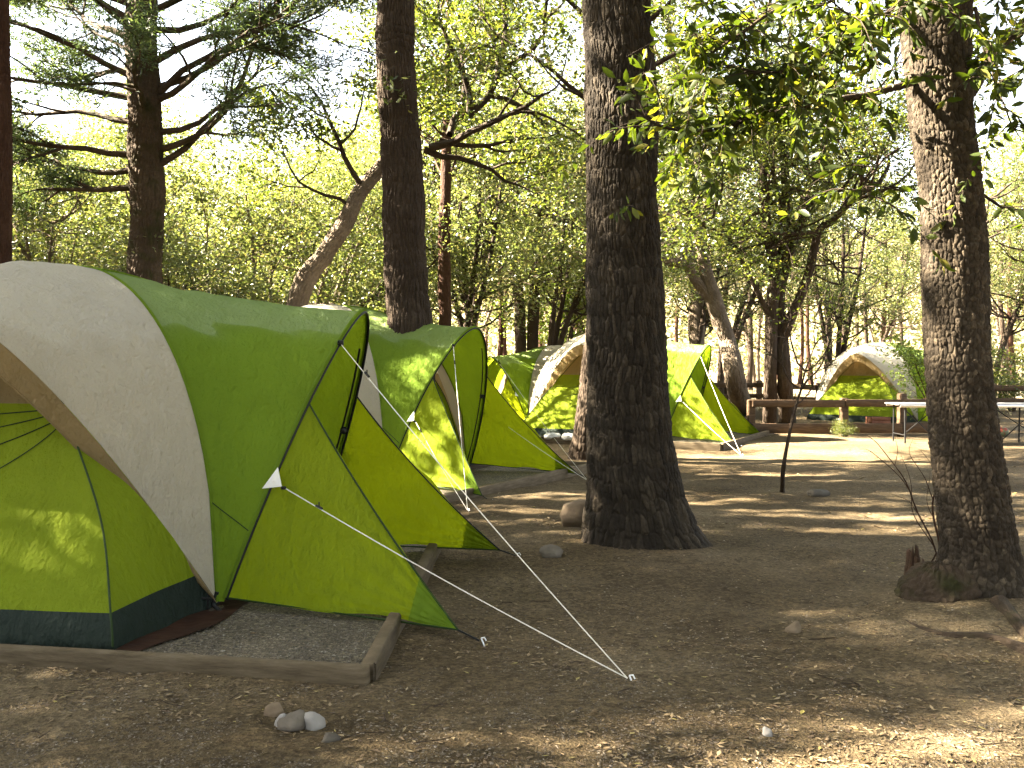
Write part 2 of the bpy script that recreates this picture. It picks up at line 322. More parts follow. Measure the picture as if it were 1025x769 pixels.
def rect(o, ang, x0, x1, y0, y1):
    c, s = math.cos(ang), math.sin(ang)
    return [(o[0]+x*c-y*s, o[1]+x*s+y*c) for x, y in ((x0, y0), (x1, y0), (x1, y1), (x0, y1))]
T1, A1 = np.array([-3.14, 7.0]), R(-5)
T2, A2 = np.array([-2.40, 13.68]), R(-29.5)
T3, A3 = np.array([1.98, 20.34]), R(-27)
PADS = [pad([(-6.1, 5.66), (-.69, 4.70), (-.62, 8.3), (-6.0, 9.2)], 'weathered timber border of the nearest gravel tent pad'),
        pad(rect(T2, A2, -2.6, 2.9, -2.0, 2.1), 'timber border of the gravel pad under the second tent'),
        pad(rect(T3, A3, -2.6, 2.85, -2.0, 2.1), 'timber border of the pad under the tent behind the thick trunk')]

# ---- loose stuff on the ground
def chips(n, dmin, dmax, smin, smax, name, mat, pads=None, zoff=0.):
    x, y = ground_pts(n, dmin, dmax)
    k = inside_pad(x, y, PADS[:1]); 
    keep = k if pads else ~inside_pad(x, y, PADS); x, y = x[keep], y[keep]; n = len(x)
    z = gz(x, y) if not pads else np.full(n, .042)
    s = rng.uniform(0, 1, n)**2.5*(smax-smin)+smin
    B = np.array([(1, 0, 0), (-.5, .87, 0), (-.5, -.87, 0), (.1, .1, .75)])
    a = rng.uniform(0, 6.28, n); sx = rng.uniform(.6, 1.3, n); sy = rng.uniform(.5, 1.1, n); sz = rng.uniform(.3, .9, n)
    bx = B[None, :, 0]*sx[:, None]+rng.normal(0, .15, (n, 4)); by = B[None, :, 1]*sy[:, None]+rng.normal(0, .15, (n, 4))
    V = np.stack([(bx*np.cos(a)[:, None]-by*np.sin(a)[:, None])*s[:, None]+x[:, None], (bx*np.sin(a)[:, None]+by*np.cos(a)[:, None])*s[:, None]+y[:, None],
                  B[None, :, 2]*(s*sz)[:, None]+z[:, None]-.001+zoff], -1).reshape(-1, 3)
    I = np.arange(n)[:, None]*4
    F = np.concatenate([I+np.array([q]) for q in ((0, 1, 3), (1, 2, 3), (2, 0, 3))])
    o = mesh_np(name, V, F, mat, smooth=False); return o
def isl(name, stops, rough=.9):
    m, nt, out = newmat(name); geo = N(nt, 'ShaderNodeNewGeometry'); p = N(nt, 'ShaderNodeBsdfPrincipled', Roughness=rough)
    nt.links.new(ramp(nt, geo.outputs['Random Per Island'], stops), p.inputs['Base Color']); nt.links.new(p.outputs[0], out.inputs[0]); return m
M['chips'] = isl('stone_chips', [(0, (0.0396, 0.0288, 0.0180)), (.5, (0.0864, 0.0662, 0.0432)), (.9, (0.1440, 0.1152, 0.0828)), (1, (0.2448, 0.2088, 0.1656))])
M['chips_grey'] = isl('grey_gravel', [(0, (0.0338, 0.0285, 0.0210)), (.5, (0.0788, 0.0675, 0.0495)), (.92, (0.1350, 0.1162, 0.0900)), (1, (0.2550, 0.2325, 0.1950))])
M['dryleaf'] = isl('dry_leaves', [(0, (0.0594, 0.0363, 0.0185)), (.4, (0.1254, 0.0825, 0.0396)), (.8, (0.1980, 0.1419, 0.0726)), (.94, (0.2376, 0.1782, 0.0990)), (1, (0.2244, 0.1848, 0.0396))], .75)
tag(chips(75000, 3.3, 13, .003, .011, 'ground_gravel', M['chips']), 'small loose stones and wood chips scattered over the brown dirt', 'gravel', kind='stuff')
tag(chips(42000, 4.6, 8.2, .004, .013, 'pad_gravel_stones', M['chips_grey'], True), 'grey gravel filling the nearest timber framed pad', 'gravel', kind='stuff')
def litter(n, dmin, dmax, smin, smax):
    x, y = ground_pts(n, dmin, dmax); on = inside_pad(x, y, PADS); keep = (~on) | (rng.uniform(0, 1, n) < .12)
    c = vnoise(np.stack([x, y, 0*x], -1), .9, 15)
    for cx, cy_, r in ((.98, 8.3, .9), (2.75, 6.3, .75), (-.55, 6.4, .35)): c = c+1.6*np.exp(-((x-cx)**2+(y-cy_)**2)/(r*r))
    keep &= (c*1.5+rng.normal(0, .45, n)) > .1
    x, y, on = x[keep], y[keep], on[keep]; n = len(x); z = np.where(on, .047, gz(x, y))+.004
    s = rng.uniform(smin, smax, n); a = rng.uniform(0, 6.28, n); w_ = rng.uniform(.25, .5, n); cu = rng.uniform(-.25, .5, n)
    ti = rng.normal(0, .25, n)
    lx = np.array([-.5, -.1, .5, -.1, 0]); ly = np.array([0, .5, 0, -.5, 0]); lz = np.array([.0, 1, .4, 1, 0.])
    px = lx[None]*s[:, None]; py_ = ly[None]*(s*w_)[:, None]; pz = lz[None]*(s*cu*.4)[:, None]+lx[None]*(s*ti*.5)[:, None]+np.abs(s*ti*.25)[:, None]+np.maximum(0, -s*cu*.4)[:, None]
    V = np.stack([px*np.cos(a)[:, None]-py_*np.sin(a)[:, None]+x[:, None], px*np.sin(a)[:, None]+py_*np.cos(a)[:, None]+y[:, None], pz+z[:, None]], -1).reshape(-1, 3)
    I = np.arange(n)[:, None]*5
    return V, np.concatenate([I+np.array([q]) for q in ((0, 4, 1), (4, 2, 1), (0, 3, 4), (3, 2, 4))])
V1, F1 = litter(9500, 3.3, 12, .014, .046); V2, F2 = litter(2200, 9, 30, .03, .08)
tag(mesh_np('leaf_litter', np.vstack([V1, V2]), [F1, F2+len(V1)], M['dryleaf'], smooth=False), 'dry tan fallen leaves strewn over the ground', 'leaf litter', kind='stuff')
# twigs and needles: short dark sticks
mb = MB(); x, y = ground_pts(140, 3.4, 11)
for xx, yy in zip(x, y):
    if inside_pad(np.array([xx]), np.array([yy]), PADS)[0]: continue
    L_ = rng.uniform(.04, .20); a = rng.uniform(0, 6.28); z = float(gz(xx, yy))+.006
    mb.tube([(xx, yy, z), (xx+L_*.5*math.cos(a), yy+L_*.5*math.sin(a), z+.006), (xx+L_*math.cos(a+.3), yy+L_*math.sin(a+.3), z)], [.0026, .0022, .001], 4, False)
tag(mb.build('fallen_twigs', M['bark_dark']), 'thin broken twigs lying about on the dirt', 'twigs', kind='stuff')

# ---- stones
def stone(px, py, wpx, hpx, mat, label, name='stone', cat='stone', depth=1.0, seed=0, rz=0., sub=3, group=None):
    c = gnd(px, py); d = c[1]; w_, h_ = wpx/FPX*d/2, hpx/FPX*d
    bpy_me = MB(); n, m = 24, 16
    a, b = np.meshgrid(np.linspace(0, 2*np.pi, n+1), np.linspace(-np.pi/2, np.pi/2, m))
    P = np.stack([np.cos(b)*np.cos(a), np.cos(b)*np.sin(a), np.sin(b)], -1); P = np.sign(P)*np.abs(P)**.85
    r5 = np.random.default_rng(seed); nk = r5.normal(0, 1, (15, 3)); nk /= np.linalg.norm(nk, axis=1)[:, None]; hk = r5.uniform(.72, 1.1, 15)
    Dn = P/np.linalg.norm(P, axis=-1, keepdims=True); f = 1/((np.maximum(0, Dn @ nk.T/hk)**11).sum(-1)**(1/11.)+1e-6); f = np.clip(f, .6, 1.25)
    P = Dn; f = f*(1+.04*vnoise(P+seed, 2.4, (seed+7) % 20)+.02*vnoise(P, 7, 3))
    P = P*f[..., None]*np.array([w_, w_*depth, h_*.62]); P[..., 2] += h_*.22
    mb = MB(); mb.add(P.reshape(-1, 3), grid_faces(m, n+1)); o = mb.build(name, mat)
    o.location = (c[0], c[1]+w_*depth*.6, float(gz(c[0], c[1]))); o.rotation_euler = (0, 0, rz)
    return tag(o, label, cat, group)
stone(586, 529, 42, 30, M['stone_tan'], 'large rounded tan boulder half hidden behind the thick trunk', 'boulder', 'boulder', .9, 4)
stone(551, 558, 23, 12, M['stone_grey'], 'pale rounded stone lying in front of the tan boulder', seed=5)
stone(273, 722, 17, 18, M['stone_tan'], 'tan stone at left end of the little stone pile by the near pad', seed=2, rz=.3)
stone(291, 733, 24, 22, M['stone_grey'], 'olive grey stone in the middle of the little pile by the near pad', seed=9)
stone(313, 732, 23, 18, M['stone_white'], 'white stone beside the timber edge of the near pad', seed=12)
stone(330, 744, 17, 9, M['stone_dark'], 'small dark flat stone right of the white stone', seed=14)
stone(281, 731, 12, 18, M['stone_white'], 'narrow upright pale stone between the tan and the olive stone', seed=17)
stone(796, 632, 15, 13, M['stone_tan'], 'small tan stone alone on the shaded dirt left of the right trunk', seed=21)
stone(769, 739, 12, 8, M['stone_white'], 'small pale stone in the sunlit dirt at the bottom edge', seed=25)
stone(701, 546, 12, 5, M['stone_grey'], 'flat pale stone at the right foot of the thick trunk', seed=29)
stone(822, 496, 20, 8, M['stone_dark'], 'low dark stone on the dirt right of the leaning sapling', seed=33)

# ---- dry clearing behind the fence and the pale hillside that closes the valley
M['clearing'] = simple('dry_grass_ground', [(.3, (0.1240, 0.0961, 0.0558)), (.5, (0.1798, 0.1457, 0.0899)), (.7, (0.2232, 0.1860, 0.1240))], .8, .95, .6, .05, 14)
xs2 = np.linspace(-60, 60, 121); ys2 = np.concatenate([np.linspace(0, 1, 40)**1.5]); X, T = np.meshgrid(xs2, ys2)
y0 = 31.5+1.6*vnoise(np.stack([X, 0*X, 0*X], -1), .35, 4)-.0*X; Y = y0+T*(100-y0); Z = gz(X, Y)+.03*np.clip((Y-y0)/2, 0, 1)-.012*(Y <= y0+.01)
tag(mesh_np('clearing', np.stack([X, Y, Z], -1).reshape(-1, 3), grid_faces(len(ys2), len(xs2)), M['clearing']), kind='structure')
xs3 = np.linspace(-330, 330, 111); ys3 = np.linspace(92, 420, 60); X, Y = np.meshgrid(xs3, ys3)
Z = 34*np.clip((Y-95)/170, 0, 1)**1.25*(1+.28*vnoise(np.stack([X, Y, 0*X], -1), .012, 6))*(.55+.45/(1+np.exp(-(X+10)/40)))-.4
tag(mesh_np('hillside', np.stack([X, Y, Z], -1).reshape(-1, 3), grid_faces(60, 111), M['clearing']), kind='structure')
# ------------------------------------------------------------------ tents
def cpow(v, p): return np.sign(v)*np.abs(v)**p
FX, FY, RZ = 1.45, .90, 2.17          # pole feet, ridge height
def visor(u, sgn=-1):                 # front edge of the cream fly, u in -1..1 from left foot to right foot
    x = FX*np.asarray(u, float); f = 1-np.abs(u)**1.6
    return np.stack([x, sgn*(FY+.60*f), .06+1.80*f], -1)
def cap(sgn, n=49, m=30):             # near / far half of the cream fly
    u = np.linspace(-1, 1, n); u = np.sign(u)*np.abs(u)**.8; h = np.linspace(1, 0, m)
    U, H = np.meshgrid(u, h, indexing='ij'); Vv = visor(U, sgn); Rg = np.stack([.06*U, 0*U, RZ-.01*U**2], -1)
    b = 1.0+1.25*np.abs(U)**1.5
    f = (1-H**2.1)**(1/b); P = Rg+(Vv-Rg)*H[..., None]; P[..., 2] = Vv[..., 2]+(Rg[..., 2]-Vv[..., 2])*f
    return P
def seam_pole(sx, n=41):              # pole line over the tent at the right or left edge of the cream fly
    a = cap(-1)[-1 if sx > 0 else 0]; b = cap(1)[-1 if sx > 0 else 0][::-1]
    return np.vstack([a, b[1:]])
def hoop(s):                          # s in -1..1, near foot to far foot
    s = np.asarray(s, float); th = s*np.pi/2
    y = FY*cpow(np.sin(th), 2/1.78); z = .06+1.78*np.abs(np.cos(th))**(2/1.75)
    return np.stack([FX+.02+.362*z, y, z], -1)
def wr(P, amp, sc, k):                # soft sag and wrinkles
    Q = P.copy(); q = vnoise(P, sc, k)*.6+vnoise(P, sc*2.7, k+6)*.25
    Q[..., 2] += amp*q; Q[..., 1] += amp*.7*q; Q[..., 0] += amp*.3*q; return Q
def sheet(P): return P.reshape(-1, 3), grid_faces(P.shape[0], P.shape[1])
def strip_tube(P, r, name, mat, parent, k=6):
    mb = MB(); mb.tube(P, r, k); return mb.build(name, mat, parent)
def sheetobj(P, name, mat, parent):
    V, F = sheet(P); return mesh_np(name, V, F, mat, parent)
def resample(P, n):
    P = np.asarray(P, float); L = np.concatenate([[0], np.cumsum(np.linalg.norm(np.diff(P, axis=0), axis=1))]); t = np.linspace(0, L[-1], n)
    return np.stack([np.interp(t, L, P[:, i]) for i in range(3)], -1)

INNER = {0: [(1.25, -1.80, 0), (1.22, -1.76, .19), (1.02, -1.46, .62), (.70, -1.17, 1.1), (.30, -.80, 1.66), (0, -.25, 2.02)],
         1: [(1.40, -.80, 0), (1.38, -.79, .22), (1.34, -.74, .62), (1.17, -.66, 1.1), (.72, -.42, 1.72), (.12, -.08, 2.05)]}
def corner(k, m=30): return smoothpath(INNER[k], m)
def mir(P, sx, sy): return P*np.array([sx, sy, 1.])
def inner_tent(t):
    m = 30; c0, c1 = corner(0), corner(1); cs = [c0, c1, mir(c1, 1, -1), mir(c0, 1, -1), mir(c0, -1, -1), mir(c1, -1, -1), mir(c1, -1, 1), mir(c0, -1, 1)]
    lo, up, hi = MB(), MB(), MB(); walls = []
    for i in range(8):
        a, b = cs[i], cs[(i+1) % 8]; n = 40 if i in (3, 7) else 16
        f = np.linspace(0, 1, n)[None, :, None]; P = a[:, None]*(1-f)+b[:, None]*f
        bulge = np.sin(np.pi*f[..., 0])*np.sin(np.pi*np.linspace(0, 1, m))[:, None]
        out = P.copy(); out[..., 2] = 0; out /= np.maximum(.2, np.linalg.norm(out, axis=-1))[..., None]
        P = P-out*bulge[..., None]*.05+out*(vnoise(P*np.array([1, 1, .5]), 3.6, 4)*.020*bulge)[..., None]
        zi = 6; zt = 19
        if i in (7, 3): walls.append((P, i))
        lo.add(*sheet(P[:zi+1])); up.add(*sheet(P[zi:zt+1])); hi.add(*sheet(P[zt:]))
    body = up.build('inner_tent', M['inner_green'], t); lo.build('floor_tub', M['tub'], t); hi.build('mesh_roof', M['tan'], t)
    mb = MB(); seams = []
    for sx in (-1, 1):
        for sy in (-1, 1):
            strip_tube(mir(c0, sx, sy)[2:26]*1.004, .006, 'wall_seam', M['seam'], body, 5); strip_tube(mir(c1, sx, sy)[2:24]*1.004, .006, 'wall_seam', M['seam'], body, 5)
    for P, i in walls:                                              # tension seams fanning out of the upper corner
        for r0, f0, r1, f1 in ((18.7, .97, 18, .30), (18.5, .97, 16.2, .22), (18.2, .97, 14, .25), (17.9, .97, 11.5, .36)):
            if i == 3: f0, f1 = 1-f0, 1-f1
            q = np.linspace(0, 1, 24); r_ = r0+(r1-r0)*q; f_ = (f0+(f1-f0)*q)*39
            L_ = np.array([P[int(x), int(y)]*(1-x % 1)*(1-y % 1)+P[int(x)+1, int(y)]*(x % 1)*(1-y % 1)+P[int(x), min(39, int(y)+1)]*(1-x % 1)*(y % 1)+P[int(x)+1, min(39, int(y)+1)]*(x % 1)*(y % 1) for x, y in zip(r_, f_)])
            L_[:, 1] += (.004 if i == 3 else -.004); seams.append(L_)
    for L_ in seams: strip_tube(L_, .0038, 'wall_seam', M['seam'], body, 4)
    # the door that faces the awning: zip arc and a pale window flap on the right-hand end wall
    a = np.linspace(0, np.pi, 26); P = np.stack([1.36-.20*np.sin(a)**1.0, .52*np.cos(a), .12+1.02*np.sin(a)], -1); P[:, 0] = 1.42-.13*P[:, 2]**1.6
    strip_tube(P, .007, 'door_zip', M['pole'], body)
    u, v = np.meshgrid(np.linspace(-.16, .16, 6), np.linspace(0, .28, 6)); z = 1.05+v
    sheetobj(np.stack([1.44-.13*z**1.6, .18+u*(1-.4*v), z], -1), 'window_flap', M['patch'], body)
    return body

def guy(t, a, b, slack=.03, grip=True):
    a, b = np.array(a, float), np.array(b, float); q = np.linspace(0, 1, 14)[:, None]; P = a*(1-q)+b*q; P[:, 2] -= slack*np.sin(np.pi*q[:, 0])
    o = strip_tube(P, .0033, 'guy_line', M['cord'], t, 5)
    if grip:
        c = a*.88+b*.12; d = norm(b-a); mb = MB(); mb.tube([c-d*.025, c+d*.025], .008, 6); mb.tube([c, c+np.array([0, 0, .03])], .004, 5); mb.build('line_tensioner', M['pole'], o)
def stake(t, p, lean):
    p = np.array(p, float); l = np.array(lean, float); mb = MB(); d = norm([-l[0], -l[1], 2.2])
    top = p+np.array([0, 0, .045])+np.array([l[0], l[1], 0])*.01; mb.tube([top-d*.20, top], .0045, 6)
    mb.tube([top, top+np.array([l[0]*.02, l[1]*.02, .006]), top+np.array([l[0]*.03, l[1]*.03, -.012])], .004, 6); mb.build('stake', M['steel'], t)

def make_tent(label, org, ang, guys, sc=1.0, zb=.035, mirror=False, group='green and cream tents on the gravel pads'):
    """guys: list of (side, world stake point)"""
    t = thing('tent', label, 'tent', (org[0], org[1], zb), ang, group); t.scale = (sc, sc, sc)
    def loc(p):
        d = np.array([p[0]-org[0], p[1]-org[1]]); c, s = math.cos(ang), math.sin(ang)
        return np.array([(d[0]*c+d[1]*s)/sc, (-d[0]*s+d[1]*c)/sc, (p[2]-zb)/sc])
    # cream dome fly
    n0 = cap(-1); n1 = cap(1); P = np.concatenate([n0, n1[:, ::-1][:, 1:]], axis=1)
    W = wr(P, .022, 2.2, 2); ed = np.minimum(1, np.minimum(np.arange(P.shape[0]), np.arange(P.shape[0])[::-1])/5.)[:, None, None]; ed = ed*np.minimum(1, np.minimum(np.arange(P.shape[1]), np.arange(P.shape[1])[::-1])/5.)[None, :, None]
    W = P+(W-P)*ed
    # fine draw-lines pulled across the roof towards the feet
    W[..., 2] += .006*np.sin(W[..., 0]*3+np.abs(W[..., 1])*26)*np.clip(W[..., 2]-1.2, 0, 1)*ed[..., 0]
    fly = sheetobj(W, 'dome_fly', M['cream'], t)
    for sgn in (-1, 1):                                             # tan hem under the awning edge
        u = np.linspace(-1, 1, 61); a = visor(u, sgn)-np.array([0, 0, .004]); b = a.copy()
        b[:, 1] += -sgn*.05*(1-np.abs(u)**4); b[:, 2] -= .20*(1-np.abs(u)**3); b[:, 0] *= 1-.05*(1-np.abs(u)**4)
        c = a*.5+b*.5+np.array([0, sgn*.012, 0])
        sheetobj(np.stack([a, c, b], 0), 'hem', M['tan'], fly); strip_tube(b, .006, 'hem_cord', M['tan'], fly)
    for sx in (1, -1):
        strip_tube(seam_pole(sx)*np.array([1.0, 1, 1]), .011, 'dome_pole', M['fly_green'] if sx > 0 else M['cream'], t)
    # green back panel closing the left end
    a = seam_pole(-1); b = np.stack([-np.interp(np.linspace(-1, 1, len(a)), [-1, -.75, 0, .75, 1], [1.45, 1.62, 1.72, 1.62, 1.45]), np.linspace(-.9, .9, len(a)), np.full(len(a), .12)], -1)
    f = np.linspace(0, 1, 16)[:, None, None]; sheetobj(wr(a[None]*(1-f)+b[None]*f, .006, 2.5, 3), 'back_panel', M['fly_green'], t)
    # green vestibule roof between the dome pole and the front hoop
    a = resample(seam_pole(1), 81); b = hoop(np.linspace(-1, 1, 161)); b = resample(b, 81)
    f = np.linspace(0, 1, 40)[:, None]; q = np.sin(np.pi*f)*np.sin(np.pi*np.linspace(0, 1, 81))[None]
    P = a[None]*(1-f[..., None])+b[None]*f[..., None]
    P[..., 2] -= .05*q*np.clip(P[..., 2]/1.6, 0, 1); P[..., 1] *= 1-.05*q
    W = wr(P, .022, 2.6, 7); W[..., 2] += .007*np.sin(P[..., 0]*9+P[..., 1]*31+1.5*vnoise(P, 1.5, 2))*np.clip(P[..., 2]-.9, 0, 1); W = P+(W-P)*q[..., None]
    ves = sheetobj(W, 'vestibule_fly', M['fly_green'], t)
    k = np.linspace(-.99, .99, 70)
    strip_tube(hoop(k)+np.array([.012, 0, -.004]), .0105, 'hoop_pole', M['pole'] if True else 0, t)
    strip_tube(hoop(k)+np.array([.004, 0, .012]), .014, 'hoop_sleeve', M['fly_green'], ves)
    # second pole of the front frame just inside the hoop
    h2 = hoop(np.linspace(.32, .99, 30)); h2[:, 1] -= .055; h2[:, 0] -= .02; strip_tube(h2, .008, 'hoop_pole', M['pole'], t)
    for sgn in (-1, 1):
        tip = np.array([2.95, sgn*1.18, -.0]); s = np.linspace(.50, .985, 40)*sgn; H = hoop(s)
        f = np.linspace(0, 1, 40)[:, None, None]
        foot = hoop(.985*sgn); v = np.linspace(0, 1, 40)[None, :, None]
        edge = H[None]*(1-f)+tip*f
        P = edge; sag = (f[..., 0]*(1-f[..., 0])*4)
        P[..., 0] -= .05*sag*(1-v[..., 0]); P[..., 1] += sgn*(-.05)*sag*(1-v[..., 0])
        P[..., 1] += -sgn*.035*sag*np.sin(np.pi*v[..., 0])
        q = sag*np.ones_like(v[..., 0]); W = wr(P, .020, 3.2, 11); W[..., 1] += .011*np.sin(v[..., 0]*34+2*np.sin(v[..., 0]*7)+1.2*vnoise(P, 1.5, 2))*f[..., 0]; W = P+(W-P)*q[..., None]
        wing = sheetobj(W, 'wing', M['wing_green'], t)
        strip_tube(P[:, 0], .006, 'edge_binding', M['seam'] if sgn < 0 else M['pole'], wing); strip_tube(P[:, -1], .006, 'edge_binding', M['seam'], wing)
        sub = W[31:, :]+np.array([0, sgn*.003, .003]); sheetobj(sub, 'corner_patch', M['fly_green'], wing)
        strip_tube(H+np.array([.012, sgn*.004, 0]), .005, 'hoop_seam', M['seam'], wing)
        d = norm([1, sgn*.25, 0]); e = tip+d*.13+np.array([0, 0, -.05])
        strip_tube([tip, (tip+e)/2, e], .006, 'strap', M['pole'], wing); stake(t, e+np.array([0, 0, -.03]), d)
        # horizontal seam on the vestibule side
        ii = 39; row = P  # pale guy-out patch on the hoop
        c = hoop(.70*sgn); up_ = hoop(.672*sgn); dn = hoop(.715*sgn); o_ = c+np.array([.085, sgn*.04, -.03])
        mb = MB(); off = np.array([.0, sgn*.02, 0])
        q0, q1, q2 = up_+off+np.array([.015, 0, .01]), dn+off+np.array([-.035, 0, -.01]), o_+off*1.3
        mb.add([q0, q1, q2, (q0+q1+q2)/3+off*.4], [[0, 1, 3], [1, 2, 3], [2, 0, 3]]); pt = mb.build('guy_patch', M['patch'], t, False)
        mb = MB(); mb.box(q2+np.array([.012, sgn*.004, -.008]), (.03, .02, .02), 0, .004); mb.build('ring', M['pole'], pt)
        row = W0 = None
        # seam across the side of the vestibule
        j = 8 if sgn < 0 else 72
        L_ = [ves.data.vertices[i*81+j].co[:] for i in range(40)]; L_ = np.array(L_); L_[:, 1] += sgn*.004
        strip_tube(L_, .0035, 'side_seam', M['seam'], ves)
        for g_side, gp in guys:
            if g_side == sgn:
                e = loc(gp); guy(t, q2+np.array([.02, 0, -.01]), e, .02); guy(t, hoop(.30*sgn)+np.array([.02, sgn*.02, 0]), e, .03)
                stake(t, e-np.array([0, 0, .03]), norm([1, sgn*.5, 0]))
    mb = MB(); c = hoop(.30*-1)+np.array([.02, -.015, 0]); mb.box(c, (.04, .04, .04), .4, .01); mb.build('pole_clip', M['pole'], t)
    mb = MB(); c = hoop(.62)+np.array([-.01, -.03, 0]); mb.box(c, (.05, .08, .05), .2, .012); mb.build('pole_clip', M['pole'], t)
    inner_tent(t)
    # straps and pole ends at the feet
    for sx in (1, -1):
        for sy in (1, -1):
            mb = MB(); p = np.array([sx*1.45, sy*.9, .07])
            mb.tube([p+np.array([0, 0, .05]), p+np.array([-sx*.03, 0, -.03]), p+np.array([sx*.02, 0, -.07])], .014, 6)
            mb.tube([p, p+np.array([-sx*.10, sy*.02, .13])], .008, 6); mb.tube([p, p+np.array([-sx*.16, sy*.06, .03])], .008, 6); mb.tube([p+np.array([-sx*.06, 0, -.06]), p+np.array([-sx*.05, -sy*.02, .22])], .006, 6)
            mb.build('foot_strap', M['pole'], t)
    gx = np.linspace(-1.58, 1.58, 40); gy = np.linspace(-1.86, 1.86, 40); X, Y = np.meshgrid(gx, gy)
    X = X*(1-.14*np.clip(np.abs(Y)-1.3, 0, 1)/.5); Z = .014+.008*vnoise(np.stack([X, Y, 0*X], -1), 5, 8)
    sheetobj(np.stack([X, Y, Z], -1), 'groundsheet', M['tarp'], t)
    return t
make_tent('large near tent with grey cream roof whose long guy lines reach into the foreground', T1, A1, [(-1, gnd(628, 679))])
make_tent('second tent back, its awning mouth open towards the camera behind the nearest tent', T2, A2, [(-1, gnd(468, 511)), (1, gnd(588, 481))], 1.04)
make_tent('tent partly hidden behind the thick trunk, cream awning left and green wings right', T3, A3, [(-1, gnd(742, 456))], .97)
make_tent('mostly hidden tent whose green roof peeks out between second and third tents', np.array([1.05, 26.0]), R(-148), [], .88, .0)
make_tent('distant sunlit tent with cream arch standing beyond the rail fence', np.array([9.75, 26.6]), R(-42), [], .95, -.06)
# ------------------------------------------------------------------ trees
def leafcloud(rng, C, per, sp, size, wid=.5, droop=0., up=.5, axis=None):
    """leaf-sized folded diamonds spread round the twig points C"""
    C = np.asarray(C, float); n = len(C)*per; base = np.repeat(C, per, 0)+rng.normal(0, 1, (n, 3))*np.array(sp)
    a = rng.normal(0, 1, (n, 3)); a[:, 2] = a[:, 2]*.6-droop
    if axis is not None: a += np.repeat(axis, per, 0)*1.6
    a /= np.linalg.norm(a, axis=1)[:, None]
    nm = rng.normal(0, .75, (n, 3)); nm[:, 2] += up; s = np.cross(a, nm); s /= np.maximum(1e-6, np.linalg.norm(s, axis=1))[:, None]
    nn = np.cross(s, a); L = (size*rng.uniform(.6, 1.35, n))[:, None]
    f = rng.uniform(-.1, .35, n)[:, None]
    V = np.stack([base-a*L*.5, base+s*L*wid*.5+nn*L*f*.4-a*L*.05, base+a*L*.5, base-s*L*wid*.5+nn*L*f*.4-a*L*.05], 1).reshape(-1, 3)
    return V, np.arange(n*4).reshape(-1, 4)
def grow(rng, p, d, L, r, lvl, tubes, tips, kids=4, up=.12, wig=.22, ang=(30, 65), ratio=.62, t0=.35):
    n = 6 if lvl else 4; P = [np.array(p, float)]; d = norm(d)
    for i in range(n):
        d = norm(d+rng.normal(0, wig, 3)+np.array([0, 0, up])); P.append(P[-1]+d*L/n)
    P = np.array(P); rr = np.linspace(r, r*(.35 if lvl else .25), n+1); tubes.append((P, rr, lvl))
    if lvl == 0: tips.append(P[1:]); return
    for k in range(kids):
        t = rng.uniform(t0, 1.) if k else 1.; i = min(n-1, int(t*n)); q = P[i]+(P[i+1]-P[i])*(t*n-i); base = norm(P[i+1]-P[i])
        w = norm(rng.normal(0, 1, 3)); w = norm(w-base*w.dot(base)); a = R(rng.uniform(*ang)) if k else R(rng.uniform(5, 25))
        nd = base*math.cos(a)+w*math.sin(a); nd[2] *= .75
        grow(rng, q, nd, L*ratio*rng.uniform(.75, 1.2), max(.006, rr[i]*.62), lvl-1, tubes, tips, kids, up, wig, ang, ratio, t0)
def tubes_mesh(tubes, name, mat, parent, rmin=.0):
    mb = MB()
    for P, rr, lvl in tubes:
        if rr[0] < rmin: continue
        mb.tube(P, rr, 9 if rr[0] > .09 else (6 if rr[0] > .03 else 4), False)
    return mb.build(name, mat, parent) if mb.V else None
def flare(P, r, k=.35, h=.35):
    P = np.asarray(P, float); r = np.asarray(r, float); return r*(1+k*np.exp(-(P[:, 2]-P[0, 2])/h))
